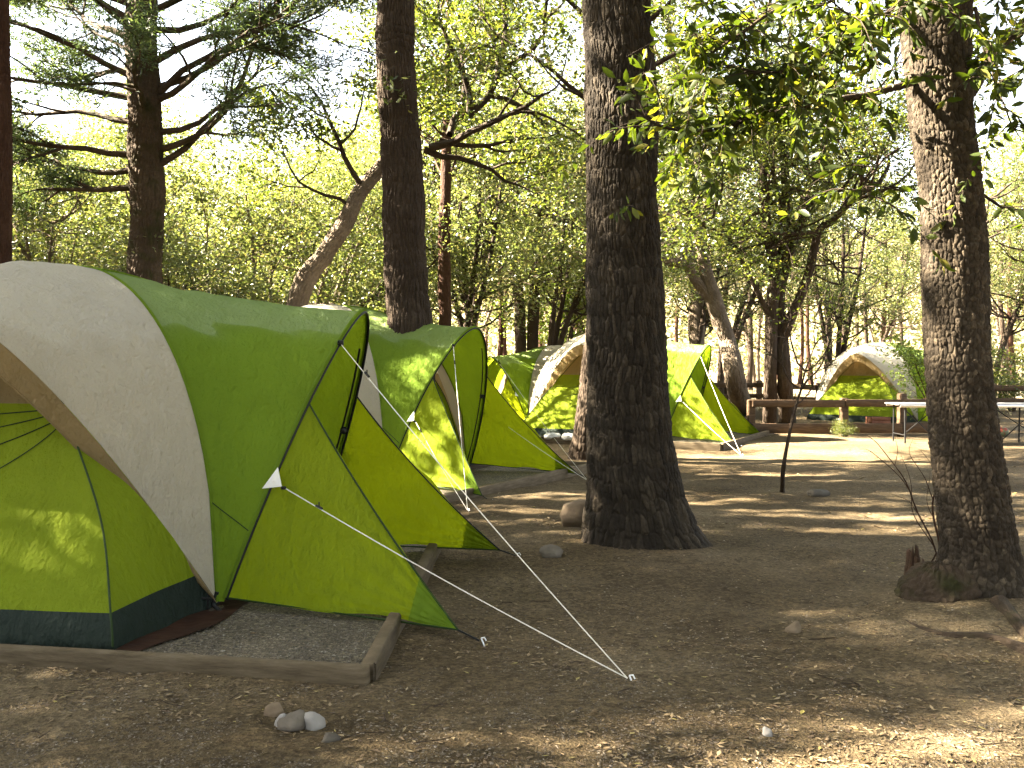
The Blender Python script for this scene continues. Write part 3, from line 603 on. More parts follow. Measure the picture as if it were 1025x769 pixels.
def make_tree(name, label, cat, stems, limbs, bark, leaf, seed, per=26, sp=(.16, .16, .11), size=.07, wid=.5, lvl=2, kids=4, group=None, loc=None,
              ang=(30, 65), up=.12, droop=0., ratio=.62, rmin=0., crown='crown', upleaf=.5, tipskip=1, extra=None, wig=.22, bbark=None, rough=None):
    """stems: list of (path, radii); limbs: list of (start, dir, length, radius)"""
    rng = np.random.default_rng(seed); base = np.array(stems[0][0][0], float) if loc is None else np.array(loc, float)
    t = thing(name, label, cat, base, 0, group); tr = MB()
    for i, (P, r) in enumerate(stems):
        P = np.asarray(P, float); n = max(12, 5*len(P)); Q = smoothpath(P, n); rr = np.interp(np.linspace(0, 1, n), np.linspace(0, 1, len(r)), r)
        if Q[0, 2] < .3: rr = flare(Q, rr)
        Q[:, :2] += .25*rr[:, None]*np.stack([vnoise(Q, .9, seed % 30), vnoise(Q, .9, (seed+5) % 30)], -1)*np.linspace(0, 1, n)[:, None]
        if rough:                                                   # ridges of bark as geometry: (cells round, cell length, height)
            n = int(rough[3]); t_ = np.linspace(0, 1, n); w_ = np.linspace(0, 1, len(Q)); Q = np.stack([np.interp(t_, w_, Q[:, j]) for j in range(3)], -1); rr = np.interp(t_, w_, rr); K = int(rough[0]*6)
            V, F, U = tube(Q, rr, K); A, Zg = np.meshgrid(np.linspace(0, 1, K+1), np.linspace(0, 1, n)); Lq = np.linalg.norm(np.diff(Q, axis=0), axis=1).sum(); an = A*2*np.pi
            wv = .02*vnoise(np.stack([np.cos(an), np.sin(an), Zg*Lq*1.5], -1), 1.5, 5); e_, h_ = cells((A+wv) % 1, np.clip(Zg+.1*wv/Lq, 0, .9999), int(rough[0]), max(3, int(Lq/rough[1])), rng)
            V = V.reshape(n, K+1, 3); nn = V-Q[:, None]; nn /= np.maximum(1e-6, np.linalg.norm(nn, axis=-1))[..., None]
            V = V+nn*(rough[2]*(np.clip(e_*2.5, 0, 1)**.7*(.6+.5*h_)-.6)*np.minimum(1, rr/.08)[:, None])[..., None]+nn*(.06*rr[:, None]*vnoise(V, 2.2, 3))[..., None]; V[:, -1] = V[:, 0]
            tr.add(V.reshape(-1, 3)-base, F, U); continue
        V, F, U = tube(Q, rr, 20); nrm = V-np.repeat(Q, 21, 0); V = V+nrm*(.10*vnoise(V, 4/max(.05, rr.mean())*.12, 3))[:, None]; V[20::21] = V[0::21]
        tr.add(V-base, F, U)
    tr.build('trunk', bark, t)
    tubes, tips = [], []
    for s, d, L, r in limbs: grow(rng, np.array(s, float), d, L, r, lvl, tubes, tips, kids, up, wig, ang, ratio)
    for e in (extra or []): tips.append(np.asarray(e, float))
    if tubes: tubes_mesh([(P-base, rr, l) for P, rr, l in tubes], 'branches', bbark or bark, t, rmin)
    if tips:
        C = np.concatenate([q[::tipskip] for q in tips]); V, F = leafcloud(rng, C, per, sp, size, wid, droop, upleaf); mesh_np(crown, V-base, F, leaf, t, smooth=False)
    return t
def copy_tree(t, loc, rz, sc, label=None, group=None):
    r = t.copy(); COL.objects.link(r); r.location = [float(v) for v in loc]; r.rotation_euler = (0, 0, rz); r.scale = sc
    if label: r['label'] = label
    if group: r['group'] = group
    for ch in t.children:
        c = ch.copy(); COL.objects.link(c); c.parent = r
    return r
def ring_limbs(rng, P, r, z0, n, L, el=(10, 45), az=None, rr=.35):
    P = np.asarray(P, float); out = []
    for i in range(n):
        z = z0+(P[-1, 2]-z0)*((i+rng.uniform(0, 1))/n); a = rng.uniform(0, 6.28) if az is None else rng.uniform(*az); e = R(rng.uniform(*el))
        q = np.array([np.interp(z, P[:, 2], P[:, k]) for k in (0, 1)]+[z]); rad = np.interp(z, P[:, 2], r)
        out.append((q, (math.cos(a)*math.cos(e), math.sin(a)*math.cos(e), math.sin(e)), L*rng.uniform(.7, 1.2), max(.02, rad*rr)))
    return out

# ---- the two near trunks, with modelled bark
def cells(u, v, nu, nv, rng):
    """F2-F1 of a jittered cell grid that wraps in u; u,v in 0..1"""
    J = rng.uniform(.12, .88, (nu, nv, 2)); x, y = u*nu, v*nv; ix, iy = np.floor(x).astype(int), np.floor(y).astype(int)
    d1 = np.full(x.shape, 9.); d2 = np.full(x.shape, 9.); hid = np.zeros(x.shape)
    hv = rng.uniform(0, 1, (nu, nv))
    for dx in (-1, 0, 1):
        for dy in (-1, 0, 1):
            cx, cy_ = ix+dx, np.clip(iy+dy, 0, nv-1); j = J[cx % nu, cy_]; d = np.hypot(cx+j[..., 0]-x, cy_+j[..., 1]-y); h = hv[cx % nu, cy_]
            new = d < d1; d2 = np.where(new, d1, np.minimum(d2, d)); hid = np.where(new, h, hid); d1 = np.where(new, d, d1)
    return d2-d1, hid
def bark_trunk(prof, d, parent, mat, nu, celln, amp, roots, seed, twist=.0, zmax=None, sharp=3.0, warp=.35, k=340, rings=640):
    """prof: (py, x_left, x_right) rows of the outline; gives a trunk at distance d with bark ridges as geometry"""
    rng = np.random.default_rng(seed); rows = []
    for py, xl, xr in prof:
        a = at((xl+xr)/2, py, d); rows.append((a[2], a[0], (xr-xl)/2/FPX*d))
    rows = np.array(sorted(rows)); 
    if zmax: top = rows[-1]; rows = np.vstack([rows, [zmax, top[1]+(zmax-top[0])*(rows[-1, 1]-rows[-3, 1])/(rows[-1, 0]-rows[-3, 0])*.5, top[2]*.62]])
    zz = np.concatenate([np.linspace(rows[0, 0]-.06, 5.0, rings), np.linspace(5.1, rows[-1, 0], 60)])
    cx = np.interp(zz, rows[:, 0], rows[:, 1]); rad = np.interp(zz, rows[:, 0], rows[:, 2])
    ker = np.hanning(41); ker /= ker.sum(); sm = lambda q: np.convolve(np.pad(q, 20, mode='edge'), ker, 'valid'); cx, rad = sm(cx), sm(rad)
    a = np.linspace(0, 2*np.pi, k+1); A, Zg = np.meshgrid(a, zz); Rd = np.repeat(rad[:, None], k+1, 1)
    for ra, rh, rw, amp_r in roots:
        w_ = np.exp(-((np.angle(np.exp(1j*(A-ra))))/rw)**2); Rd = Rd*(1+amp_r*w_*np.exp(-np.maximum(0, Zg)/rh))
    cyl = np.stack([np.cos(A)*.3, np.sin(A)*.3, Zg*.3], -1)
    Rd = Rd*(1+.035*vnoise(cyl, 7, 2)*1+.02*vnoise(cyl, 15, 8))
    u = (A/(2*np.pi)+.012*warp*vnoise(np.stack([np.cos(A), np.sin(A), Zg*2.2], -1), 1.6, 5)*1.6+twist*Zg) % 1.0; v = np.clip((Zg-zz[0])/(zz[-1]-zz[0])+.0012*vnoise(np.stack([np.cos(A)*2, np.sin(A)*2, Zg*3], -1), 3, 12), 0, .9999)
    nv = int((zz[-1]-zz[0])/celln); e, hid = cells(u, v, nu, nv, rng)
    e2, h2 = cells((u+.13) % 1, v, int(nu*2.3), int(nv*2.6), rng)
    ridge = np.clip(e*sharp, 0, 1)**.7
    disp = amp*(ridge*(.65+.5*hid)+.22*np.clip(e2*2.5, 0, 1)+.10*vnoise(np.stack([np.cos(A)*3, np.sin(A)*3, Zg*6], -1), 5, 14))
    fade = np.ones_like(Zg); Rr = Rd+disp*fade-amp*.6
    X = cx[:, None]+Rr*np.cos(A); Y = d+Rd.max()*0+Rr*np.sin(A); V = np.stack([X, Y, Zg], -1); V[:, -1] = V[:, 0]
    base = np.array(parent.location[:]); U = np.stack([A*.3, Zg], -1)
    o = mesh_np('trunk', (V-base).reshape(-1, 3), grid_faces(len(zz), k+1), mat, parent, uv=U.reshape(-1, 2)); at_ = o.data.attributes.new('plate', 'FLOAT', 'POINT'); hid[:, -1] = hid[:, 0]; at_.data.foreach_set('value', (hid*.7+h2*.3).ravel().astype(np.float32)); return o, zz, cx, rad
def leaf_sprig(rng, P, n, size, V, F, wid=.36, hang=.6):
    """broad leaves hung along a twig, six points each"""
    P = np.asarray(P, float); c0 = sum(len(v) for v in V)
    for i in range(n):
        t = rng.uniform(.15, 1)*(len(P)-1); j = min(int(t), len(P)-2); q = P[j]+(P[j+1]-P[j])*(t-j)
        a = norm(rng.normal(0, 1, 3)*np.array([1, 1, .6])+np.array([0, 0, -hang])+norm(P[-1]-P[0])*.5); L = size*rng.uniform(.6, 1.25)
        s = norm(np.cross(a, rng.normal(0, 1, 3))); nn = np.cross(s, a); b = q+a*.012
        w = L*wid*.5; cv = rng.uniform(-.12, .3)
        pts = [b, b+a*L*.35+s*w+nn*w*.35, b+a*L*.72+s*w*.8+nn*(w*.3-cv*L*.2), b+a*L-nn*cv*L*.5, b+a*L*.72-s*w*.8+nn*(w*.3-cv*L*.2), b+a*L*.35-s*w+nn*w*.35, b+a*L*.38, b+a*L*.74-nn*cv*L*.2]
        V.append(np.array(pts)); F += [[c0, c0+6, c0+1, c0+1], [c0+6, c0+7, c0+2, c0+1], [c0+7, c0+3, c0+2, c0+2], [c0, c0+5, c0+6, c0+6], [c0+5, c0+4, c0+7, c0+6], [c0+4, c0+3, c0+7, c0+7]]; c0 += 8
def fix_faces(F):
    q = [f for f in F if f[2] != f[3]]; t = [f[:3] for f in F if f[2] == f[3]]; return [np.array(q), np.array(t)]
# ------------------------------------------------------------------ near trunks
def near_tree(label, d, prof, mat, seed, roots, **kw):
    rows = prof[-1]; b = at((rows[1]+rows[2])/2, rows[0], d)
    t = thing('oak_tree', label, 'tree', (b[0], d, 0)); o, zz, cx, rad = bark_trunk(prof, d, t, mat, seed=seed, roots=roots, **kw); return t, zz, cx, rad
main_prof = [(0, 585, 650), (50, 585.5, 652), (100, 586, 655), (150, 587, 656), (200, 588, 657), (250, 588, 660), (300, 588, 662), (350, 589, 665), (400, 590, 668), (450, 591, 676), (480, 590, 682), (505, 588, 688), (525, 586, 695), (540, 584, 702), (552, 582, 708), (566, 578, 716)]
main_t, zz, cx, rad = near_tree('thick dark furrowed trunk in the middle with flared base', 8.5, main_prof, M['bark_furrow'], 3,
    [(-.5, .22, .35, .22), (3.5, .2, .4, .05), (-1.9, .2, .3, .10), (1.6, .3, .4, .2)], nu=60, celln=.135, amp=.019, twist=.004, zmax=13., sharp=2.6, warp=.55, k=540, rings=800)
right_prof = [(0, 900, 968), (40, 905, 968), (80, 910, 969), (120, 914, 972), (160, 919, 978), (200, 924, 982), (250, 925, 985), (300, 926, 986), (350, 928, 988), (400, 931, 992), (450, 935, 1000), (500, 940, 1009), (540, 944, 1015), (565, 943, 1019), (585, 934, 1023), (600, 924, 1026), (615, 916, 1030), (632, 908, 1036)]
right_t, rz_, rcx, rrad = near_tree('leaning right hand tree with scaly plated bark and a bulging mossy root', 6.45, right_prof, M['bark_plate'], 8,
    [(-2.2, .16, .45, .26), (-.6, .15, .4, .2), (1.8, .3, .5, .2)], nu=40, celln=.050, amp=.015, twist=.0, zmax=9.5, sharp=3.0, warp=.6, k=400, rings=720)
rb = np.array(right_t.location[:]); rngL = np.random.default_rng(77)
# surface roots of the right tree
mb = MB()
for P, r in (([(905, 622), (940, 637), (985, 641), (1022, 652), (1060, 672)], [.012, .025, .035, .045, .04]), ([(1000, 615), (1018, 632), (1045, 650), (1090, 668)], [.06, .055, .05, .03])):
    Q = np.array([gnd(*p) for p in P]); Q[:, 2] = gz(Q[:, 0], Q[:, 1])-.012; Q = smoothpath(Q, 30); mb.tube(Q-rb, np.interp(np.linspace(0, 1, 30), np.linspace(0, 1, len(r)), r)*(1+.15*vnoise(Q, 9, 4)), 10)
mb.build('root', M['bark_moss'], right_t)
# a low swelling of the root collar on the left, with moss
c = at(934, 603, 6.25); n_, m_ = 120, 60; a, b = np.meshgrid(np.linspace(0, 2*np.pi, n_+1), np.linspace(-1.2, 1.57, m_))
P = np.stack([np.cos(b)*np.cos(a)*.25, np.cos(b)*np.sin(a)*.26, np.sin(b)*.23], -1); e_, h_ = cells(a/(2*np.pi) % 1, np.clip((b+1.2)/2.78, 0, .999), 22, 11, np.random.default_rng(6)); P *= (1+.08*vnoise(P, 7, 3)+.07*np.clip(e_*3, 0, 1)+.03*vnoise(P, 60, 19))[..., None]
P[:, -1] = P[:, 0]; P += np.array([c[0]+.09, 6.36, .0])-rb
mesh_np('root_swelling', P.reshape(-1, 3), grid_faces(m_, n_+1), M['bark_moss'], right_t, uv=np.stack([a*.2, b*.2], -1).reshape(-1, 2))
# branches and broad leaves of the right tree
BR = [([(918, 82, 6.4), (874, 94, 6.2), (835, 101, 6.0), (802, 107, 5.9), (750, 119, 5.8), (728, 130, 5.75), (698, 132, 5.7), (655, 126, 5.65), (632, 108, 5.6)], .024, 58),
      ([(912, 18, 6.4), (867, 32, 6.1), (848, 48, 5.9), (815, 62, 5.7), (775, 70, 5.6), (735, 66, 5.6)], .018, 40),
      ([(912, -60, 6.4), (860, -40, 6.0), (800, -10, 5.8), (760, 20, 5.6), (722, 45, 5.6), (690, 70, 5.7)], .018, 44),
      ([(962, 100, 6.5), (985, 70, 6.6), (1000, 50, 6.7), (1030, 22, 6.9), (1080, -10, 7.2)], .05, 26),
      ([(975, 10, 6.3), (984, 40, 6.2), (994, 75, 6.1), (1006, 110, 6.0), (1022, 138, 5.9)], .012, 20),
      ([(978, 190, 6.5), (1000, 205, 6.6), (1015, 208, 6.8), (1040, 214, 7.2)], .012, 3),
      ([(900, 150, 6.2), (880, 165, 6.0), (868, 182, 5.9), (872, 198, 5.85)], .008, 6),
      ([(930, -30, 6.4), (890, 10, 5.6), (858, 15, 5.3), (830, 0, 5.2)], .014, 30)]
V, F = [], []; mb = MB()
for P, r, nt_ in BR:
    Q = smoothpath([at(*p) for p in P], 36); Q += .012*np.stack([vnoise(Q, 5, k) for k in (1, 8, 16)], -1)
    mb.tube(Q-rb, np.linspace(r, max(.003, r*.22), 36), 8, False)
    for k in range(nt_):
        i = int(rngL.uniform(.12, 1)*33); q = Q[i]; dr = norm(norm(Q[i+1]-Q[i])*.8+rngL.normal(0, .8, 3)+np.array([0, 0, .1])); L = rngL.uniform(.14, .62)
        T_ = smoothpath([q, q+dr*L*.5+np.array([0, 0, .02]), q+dr*L+np.array([0, 0, -.07*L/.3])], 8)
        mb.tube(T_-rb, np.linspace(.0045, .0015, 8), 4, False); leaf_sprig(rngL, T_, int(6+L*30), .088, V, F)
mb.build('branches', M['bark_dark'], right_t)
mesh_np('leaves', np.concatenate(V)-rb, fix_faces(F), M['leaf_near'], right_t, smooth=True)
# upper crown of both near trees, above the frame
def crown_above(t, x0, zs, n, L, seed, leaf=None, per=16, size=.11):
    rg = np.random.default_rng(seed); b = np.array(t.location[:]); tubes, tips = [], []
    for i in range(n):
        z = rg.uniform(*zs); a = rg.uniform(0, 6.28); e = R(rg.uniform(10, 50)); grow(rg, (x0, b[1], z), (math.cos(a)*math.cos(e), math.sin(a)*math.cos(e), math.sin(e)), L*rg.uniform(.7, 1.1), .08, 2, tubes, tips, 4)
    tubes_mesh([(P-b, r, l) for P, r, l in tubes], 'limbs', M['bark_dark'], t, .012); C = np.concatenate([q[::2] for q in tips])
    C = C[(C[:, 2] > 5.3+.0*C[:, 1])]
    Vc, Fc = leafcloud(rg, C, per, (.22, .22, .15), size); mesh_np('crown', Vc-b, Fc, leaf or M['leaf_oak'], t, smooth=False)
crown_above(main_t, .85, (7, 12), 15, 4.2, 31, per=22, size=.13)
crown_above(right_t, 2.55, (6.6, 9.3), 12, 3.2, 32, per=22, size=.13)
# hanging sprig of pale leaves low on the thick trunk
V, F = [], []; mb = MB(); bm_ = np.array(main_t.location[:])
for P in ([(640, 212, 8.2), (632, 206, 8.05), (622, 208, 7.95), (614, 214, 7.9)], [(650, 70, 8.3), (640, 78, 7.95), (628, 88, 7.8), (618, 110, 7.75)], [(652, 60, 8.3), (648, 90, 7.95), (646, 120, 7.85), (640, 150, 7.8)]):
    T_ = smoothpath([at(*p) for p in P], 12); mb.tube(T_-bm_, np.linspace(.006, .002, 12), 5, False); leaf_sprig(rngL, T_, 13, .115, V, F)
mb.build('sprig', M['bark_dark'], main_t); mesh_np('sprig_leaves', np.concatenate(V)-bm_, fix_faces(F), M['leaf_near'], main_t)

# ------------------------------------------------------------------ trees of the middle distance
def px_path(rows, d): return [at(p[0], p[1], p[2] if len(p) > 2 else d) for p in rows]
def from_ground(x, y, top, d): pass
def stem_px(rows, d, wpx, foot=True):
    P = px_path(rows, d); 
    if foot and P[0][2] > 0.05: P = [np.array([P[0][0]-(P[1][0]-P[0][0])*.3, P[0][1], -.1])]+P
    return P
rg = np.random.default_rng(21)
# far left edge trunk
P = [np.array([at(2, 400, 9.5)[0]-.02, 9.5, -.1]), at(3, 300, 9.5), at(3, 120, 9.5), at(1, 0, 9.5), at(-4, -300, 9.5), at(-8, -550, 9.5)]
make_tree('pine_tree', 'reddish trunk cut off by the left picture edge', 'tree', [(P, [.085, .08, .075, .07, .06, .03])], ring_limbs(rg, P, np.full(6, .06), 5.6, 6, 1.8, (0, 30)), M['bark_red'], M['needle'], 40, rough=(26, .2, .012, 420), per=34, sp=(.12, .12, .05), size=.10, wid=.12, kids=4, droop=.2)
# conifer with spreading branches
P = [np.array([at(147, 400, 14)[0], 14, -.1]), at(146, 300, 14), at(146, 200, 14), at(144, 100, 14), at(142, 0, 14), at(141, -150, 14), at(140, -350, 14)]
CL = []
def cl(px, py, dx, dz, dy, L, r=.05): CL.append((at(px, py, 14), (dx, dy, dz), L, r))
for q in [(155, 62, 1, .35, -.3, 2.2), (157, 88, 1, .42, .2, 2.6), (158, 95, 1, .52, -.2, 2.9), (157, 100, 1, .25, -.5, 1.8), (159, 132, 1, .15, .6, 1.8), (160, 165, 1, .45, -.3, 2.5), (160, 150, 1, .1, -.7, 1.6), (155, 30, 1, .3, .5, 2.0),
          (156, 10, 1, .3, -.5, 2.0), (132, 20, -1, .4, -.3, 2.0), (130, 38, -1, .5, .3, 2.2), (130, 76, -1, .42, -.2, 2.3), (132, 70, -1, .2, .6, 1.8), (130, 98, -1, .08, -.3, 1.9), (131, 122, -1, .12, .5, 1.8), (130, 155, -1, .06, -.4, 1.7), (132, 170, -1, -.06, .2, 1.5), (130, 188, -1, -.04, -.3, 1.2), (133, 5, -1, .3, -.7, 1.8),
          (145, 110, .2, .2, -1, 1.7), (146, 40, -.3, .2, -1, 1.7)]: cl(*q)
CL += ring_limbs(rg, P, np.full(7, .1), 5.6, 9, 1.9, (5, 35))
make_tree('conifer_tree', 'tall conifer with long upswept side branches rising behind the near tent', 'tree', [(P, [.25, .245, .235, .22, .20, .15, .07])], CL, M['bark_moss'], M['needle'], 41, rough=(32, .12, .022, 460), per=20, sp=(.13, .13, .045), size=.12, wid=.16, kids=5, ang=(25, 60), up=.03, droop=.12, ratio=.5, wig=.12, upleaf=1.2)
# big straight trunk left of centre
P = [np.array([at(412, 420, 13)[0], 13, -.1]), at(410, 325, 13), at(405, 240, 13), at(402, 150, 13), at(397, 60, 13), at(394, 0, 13), at(388, -200, 13), at(384, -420, 13)]
make_tree('oak_tree', 'tall straight trunk rising behind the second tent with a moss tuft halfway', 'tree', [(P, [.30, .285, .275, .265, .245, .235, .19, .08])], ring_limbs(rg, P, np.full(8, .2), 7.6, 10, 2.6, (10, 45)), M['bark_dark'], M['leaf_oak'], 42, rough=(40, .30, .026, 420), per=20, size=.10, sp=(.2, .2, .14), kids=4,
          extra=[[at(392, 88, 12.7), at(400, 90, 12.7), at(406, 98, 12.7), at(384, 92, 12.75)]])
# leaning lit trunk
P = [np.array([at(262, 360, 15.5)[0], 15.5, -.1]), at(298, 302, 15.5), at(325, 255, 15.5), at(345, 225, 15.5), at(362, 192, 15.6), at(385, 165, 15.8), at(400, 140, 15.9), at(412, 100, 16)]
LL = [(at(352, 208, 15.5), (-1, -.2, .5), 1.4, .035), (at(380, 170, 15.7), (.2, .5, 1), 1.6, .04), (at(430, 148, 16), (1, -.3, .2), 2.2, .07), (at(425, 150, 16), (.6, .2, -.3), 1.8, .06), (at(470, 115, 16.3), (1, .1, .35), 2.3, .06),
      (at(470, 118, 16.3), (.3, -.3, 1), 2.0, .06), (at(500, 70, 16.5), (.5, 0, 1), 2.0, .06), (at(500, 75, 16.5), (1, -.2, .2), 2.0, .05), (at(450, 135, 16), (.1, .6, .9), 2.0, .06), (at(365, 190, 15.6), (-.5, -.3, 1), 1.8, .05), (at(440, 140, 16), (.7, .1, -.5), 1.6, .05), (at(490, 95, 16.5), (.9, .3, -.2), 1.8, .05)]
make_tree('oak_tree', 'leaning trunk lit along its left side above the nearest tent roof', 'tree', [(P, [.18, .165, .15, .135, .125, .11, .08, .04])], LL, M['bark_grey'], M['leaf_oak'], 43, rough=(24, .13, .016, 260), bbark=M['bark_dark'], per=24, size=.085, sp=(.17, .17, .10), kids=4)  # dark bark puts the branches' shade into their colour; the trunk stays grey
# thin reddish trunk
P = [np.array([at(445, 400, 22)[0], 22, -.1]), at(446, 330, 22), at(445, 260, 22), at(446, 190, 22), at(448, 90, 22), at(450, -20, 22)]
make_tree('pine_tree', 'thin straight reddish trunk just right of the big straight trunk', 'tree', [(P, [.16, .15, .13, .12, .09, .04])], ring_limbs(rg, P, np.full(6, .1), 5.2, 18, 2.2, (0, 35)), M['bark_red'], M['leaf_oak'], 44, per=20, size=.10, sp=(.2, .2, .1), kids=4)
# the dark pair further back
for px, s, lb in ((521, 45, 'left'), (533, 46, 'right')):
    P = [np.array([at(px, 385, 30)[0], 30, -.1]), at(px, 330, 30), at(px+(-3 if s == 45 else 2), 280, 30), at(px+(-8 if s == 45 else 9), 220, 30), at(px+(-16 if s == 45 else 20), 130, 30)]
    make_tree('oak_tree', f'{lb} one of the two dark trunks close together beyond the second tent', 'tree', [(P, [.19, .17, .15, .12, .06])], ring_limbs(rg, P, np.full(5, .12), 3.5, 9, 2.6, (0, 50)), M['bark_dark'], M['leaf_far'], s, per=15, size=.12, sp=(.22, .22, .14))
# dark trunk hidden behind the thick one
P = [gnd(588, 461, -.05), at(590, 420, 15.6), at(593, 370, 15.6), at(602, 280, 15.6), at(618, 160, 15.6), at(622, 0, 15.6), at(625, -200, 15.6)]
make_tree('oak_tree', 'dark trunk showing only its left edge behind the thick middle trunk', 'tree', [(P, [.22, .19, .17, .16, .15, .13, .06])], ring_limbs(rg, P, np.full(7, .15), 5.0, 12, 2.4, (10, 50)), M['bark_dark'], M['leaf_oak'], 47, rough=(26, .25, .018, 260), per=15, size=.09, sp=(.18, .18, .12))
# forked oak right of the thick trunk
D = 21.0
S1 = ([gnd(770, 432, -.05), at(771, 380, D), at(772, 320, D), at(774, 273, D), at(768, 230, D), at(765, 186, D), at(768, 110, D), at(765, 30, D)], [.15, .13, .125, .12, .10, .085, .06, .03])
S2 = ([gnd(788, 425, -.05), at(786, 390, D+.2), at(781, 330, D+.2), at(780, 290, D+.2), at(786, 230, D+.1), at(787, 180, D), at(785, 90, D), at(795, 10, D)], [.17, .15, .14, .12, .10, .085, .06, .03])
S3 = ([at(782, 340, D+.2), at(791, 320, D), at(808, 277, D-.2), at(820, 232, D-.4), at(833, 222, D-.5), at(855, 200, D-.7), at(880, 184, D-.9)], [.12, .11, .09, .075, .065, .05, .03])
S4 = ([at(780, 290, D+.1), at(795, 240, D+.2), at(808, 205, D+.2), at(816, 180, D+.3), at(832, 120, D+.4), at(838, 50, D+.5)], [.10, .09, .08, .07, .05, .03])
S5 = ([at(771, 320, D), at(760, 296, D-.2), at(746, 268, D-.3), at(730, 240, D-.4), at(700, 225, D-.5)], [.06, .05, .045, .04, .02])
LL = []
for S, ks in ((S1, (4, 5, 6, 7)), (S2, (4, 5, 6, 7)), (S3, (3, 4, 5, 6)), (S4, (2, 3, 4, 5)), (S5, (2, 3, 4))):
    for k in ks:
        for j in range(2):
            a = rg.uniform(0, 6.28); LL.append((S[0][k], (math.cos(a), math.sin(a)*.8, rg.uniform(-.15, .7)), rg.uniform(1.5, 2.4), .045))
for px, py in ((690, 200), (720, 150), (700, 110), (740, 190), (850, 260), (840, 170), (720, 70), (690, 40), (840, 285), (820, 270)):
    a = rg.uniform(0, 6.28); LL.append((at(px, py, D+rg.uniform(-1, 1)), (math.cos(a), math.sin(a), .1), 1.5, .02))
make_tree('oak_tree', 'dark many stemmed oak standing at the rail fence right of the thick trunk', 'tree', [S1, S2, S3, S4, S5], LL, M['bark_dark'], M['leaf_oak'], 48, rough=(16, .15, .012, 180), per=20, size=.085, sp=(.20, .20, .10), kids=4)
# pale lit trunk leaning left behind the third tent
D = 24.5
P = [gnd(744, 413, -.05), at(737, 385, D), at(727, 340, D), at(716, 305, D), at(706, 272, D), at(700, 235, D), at(690, 170, D), at(690, 90, D)]
P2 = [at(716, 305, D), at(697, 282, D-.1), at(686, 266, D-.2), at(662, 261, D-.3), at(640, 250, D-.4)]
make_tree('oak_tree', 'pale sunlit forked trunk leaning left just behind the third tent', 'tree', [(P, [.27, .24, .22, .20, .16, .12, .08, .04]), (P2, [.13, .12, .11, .09, .05])], [(P[k], (rg.normal(), rg.normal(), .4), 2.6, .06) for k in (5, 5, 6, 6, 6, 7, 7, 7)]+[(P2[k], (rg.normal(), rg.normal()*.5, .3), 2.0, .05) for k in (3, 3, 4, 4)], M['bark_grey'], M['leaf_scrub'], 49, rough=(22, .16, .018, 200), per=14, size=.10, sp=(.2, .2, .12))
D = 28
P = [np.array([at(697, 400, D)[0], D, -.1]), at(697, 345, D), at(697, 310, D), at(694, 285, D), at(688, 230, D), at(690, 120, D)]
make_tree('oak_tree', 'blurred tan trunk between the thick trunk and the pale forked one', 'tree', [(P, [.26, .24, .22, .18, .13, .05])], ring_limbs(rg, P, np.full(6, .15), 3.8, 9, 2.8, (5, 50)), M['bark_grey'], M['leaf_scrub'], 50, per=14, size=.11, sp=(.22, .22, .13))
# bare leaning sapling
P = [gnd(783, 492, -.02), at(784, 470, 11.5), at(789, 440, 11.5), at(797, 405, 11.5), at(802, 390, 11.5), at(806, 372, 11.5), at(816, 345, 11.4)]
LL = [(P[4], (.7, -.2, .9), .8, .016), (P[5], (-.7, .1, .9), .8, .014), (P[4], (-.8, .2, .6), .75, .014), (P[5], (.9, -.4, .6), .5, .010), (P[3], (.8, .2, .6), .4, .009), (P[6], (.2, .1, 1), .5, .009), (P[6], (.9, .1, .5), .5, .008)]
make_tree('sapling', 'thin bare leaning sapling between the third tent and right trunk', 'sapling', [(P, [.026, .021, .018, .015, .013, .011, .008])], LL, M['bark_dark'], M['leaf_near'], 51, per=1, size=.05, sp=(.02, .02, .02), kids=4, rmin=0)
# bare shrub twigs beside the right trunk
b = gnd(936, 582)
mb_t = thing('bare_shrub', 'leafless reddish stems sprouting against left side of right trunk', 'shrub', (b[0], b[1]+.2, float(gz(b[0], b[1]))))
mb = MB(); o0 = np.array(mb_t.location[:]); D = b[1]+.2
for rows, r in (([(940, 562), (934, 530), (933, 500), (935, 470), (936, 440)], .010), ([(938, 562), (922, 525), (905, 490), (892, 465), (880, 445), (868, 436)], .007), ([(905, 490), (890, 470), (872, 452), (862, 450)], .004), ([(930, 545), (912, 515), (906, 485), (900, 455)], .004),
                ([(933, 500), (920, 478), (908, 455), (912, 440)], .004), ([(892, 465), (898, 450), (896, 436)], .003), ([(934, 500), (928, 470), (918, 450)], .003), ([(915, 512), (905, 500), (885, 492)], .003), ([(934, 520), (926, 500), (924, 470)], .003)):
    Q = smoothpath([at(p[0], p[1], D) for p in rows], 16); Q[:, 1] += .10*vnoise(Q, 3, 2)
    if rows[0][1] > 555: Q[0] = o0+np.array([rows[0][0]*0.0004-.37, 0, -.03])
    mb.tube(Q-o0, np.linspace(r, r*.3, 16), 5, False)
mb.build('stems', M['bark_red'], mb_t)
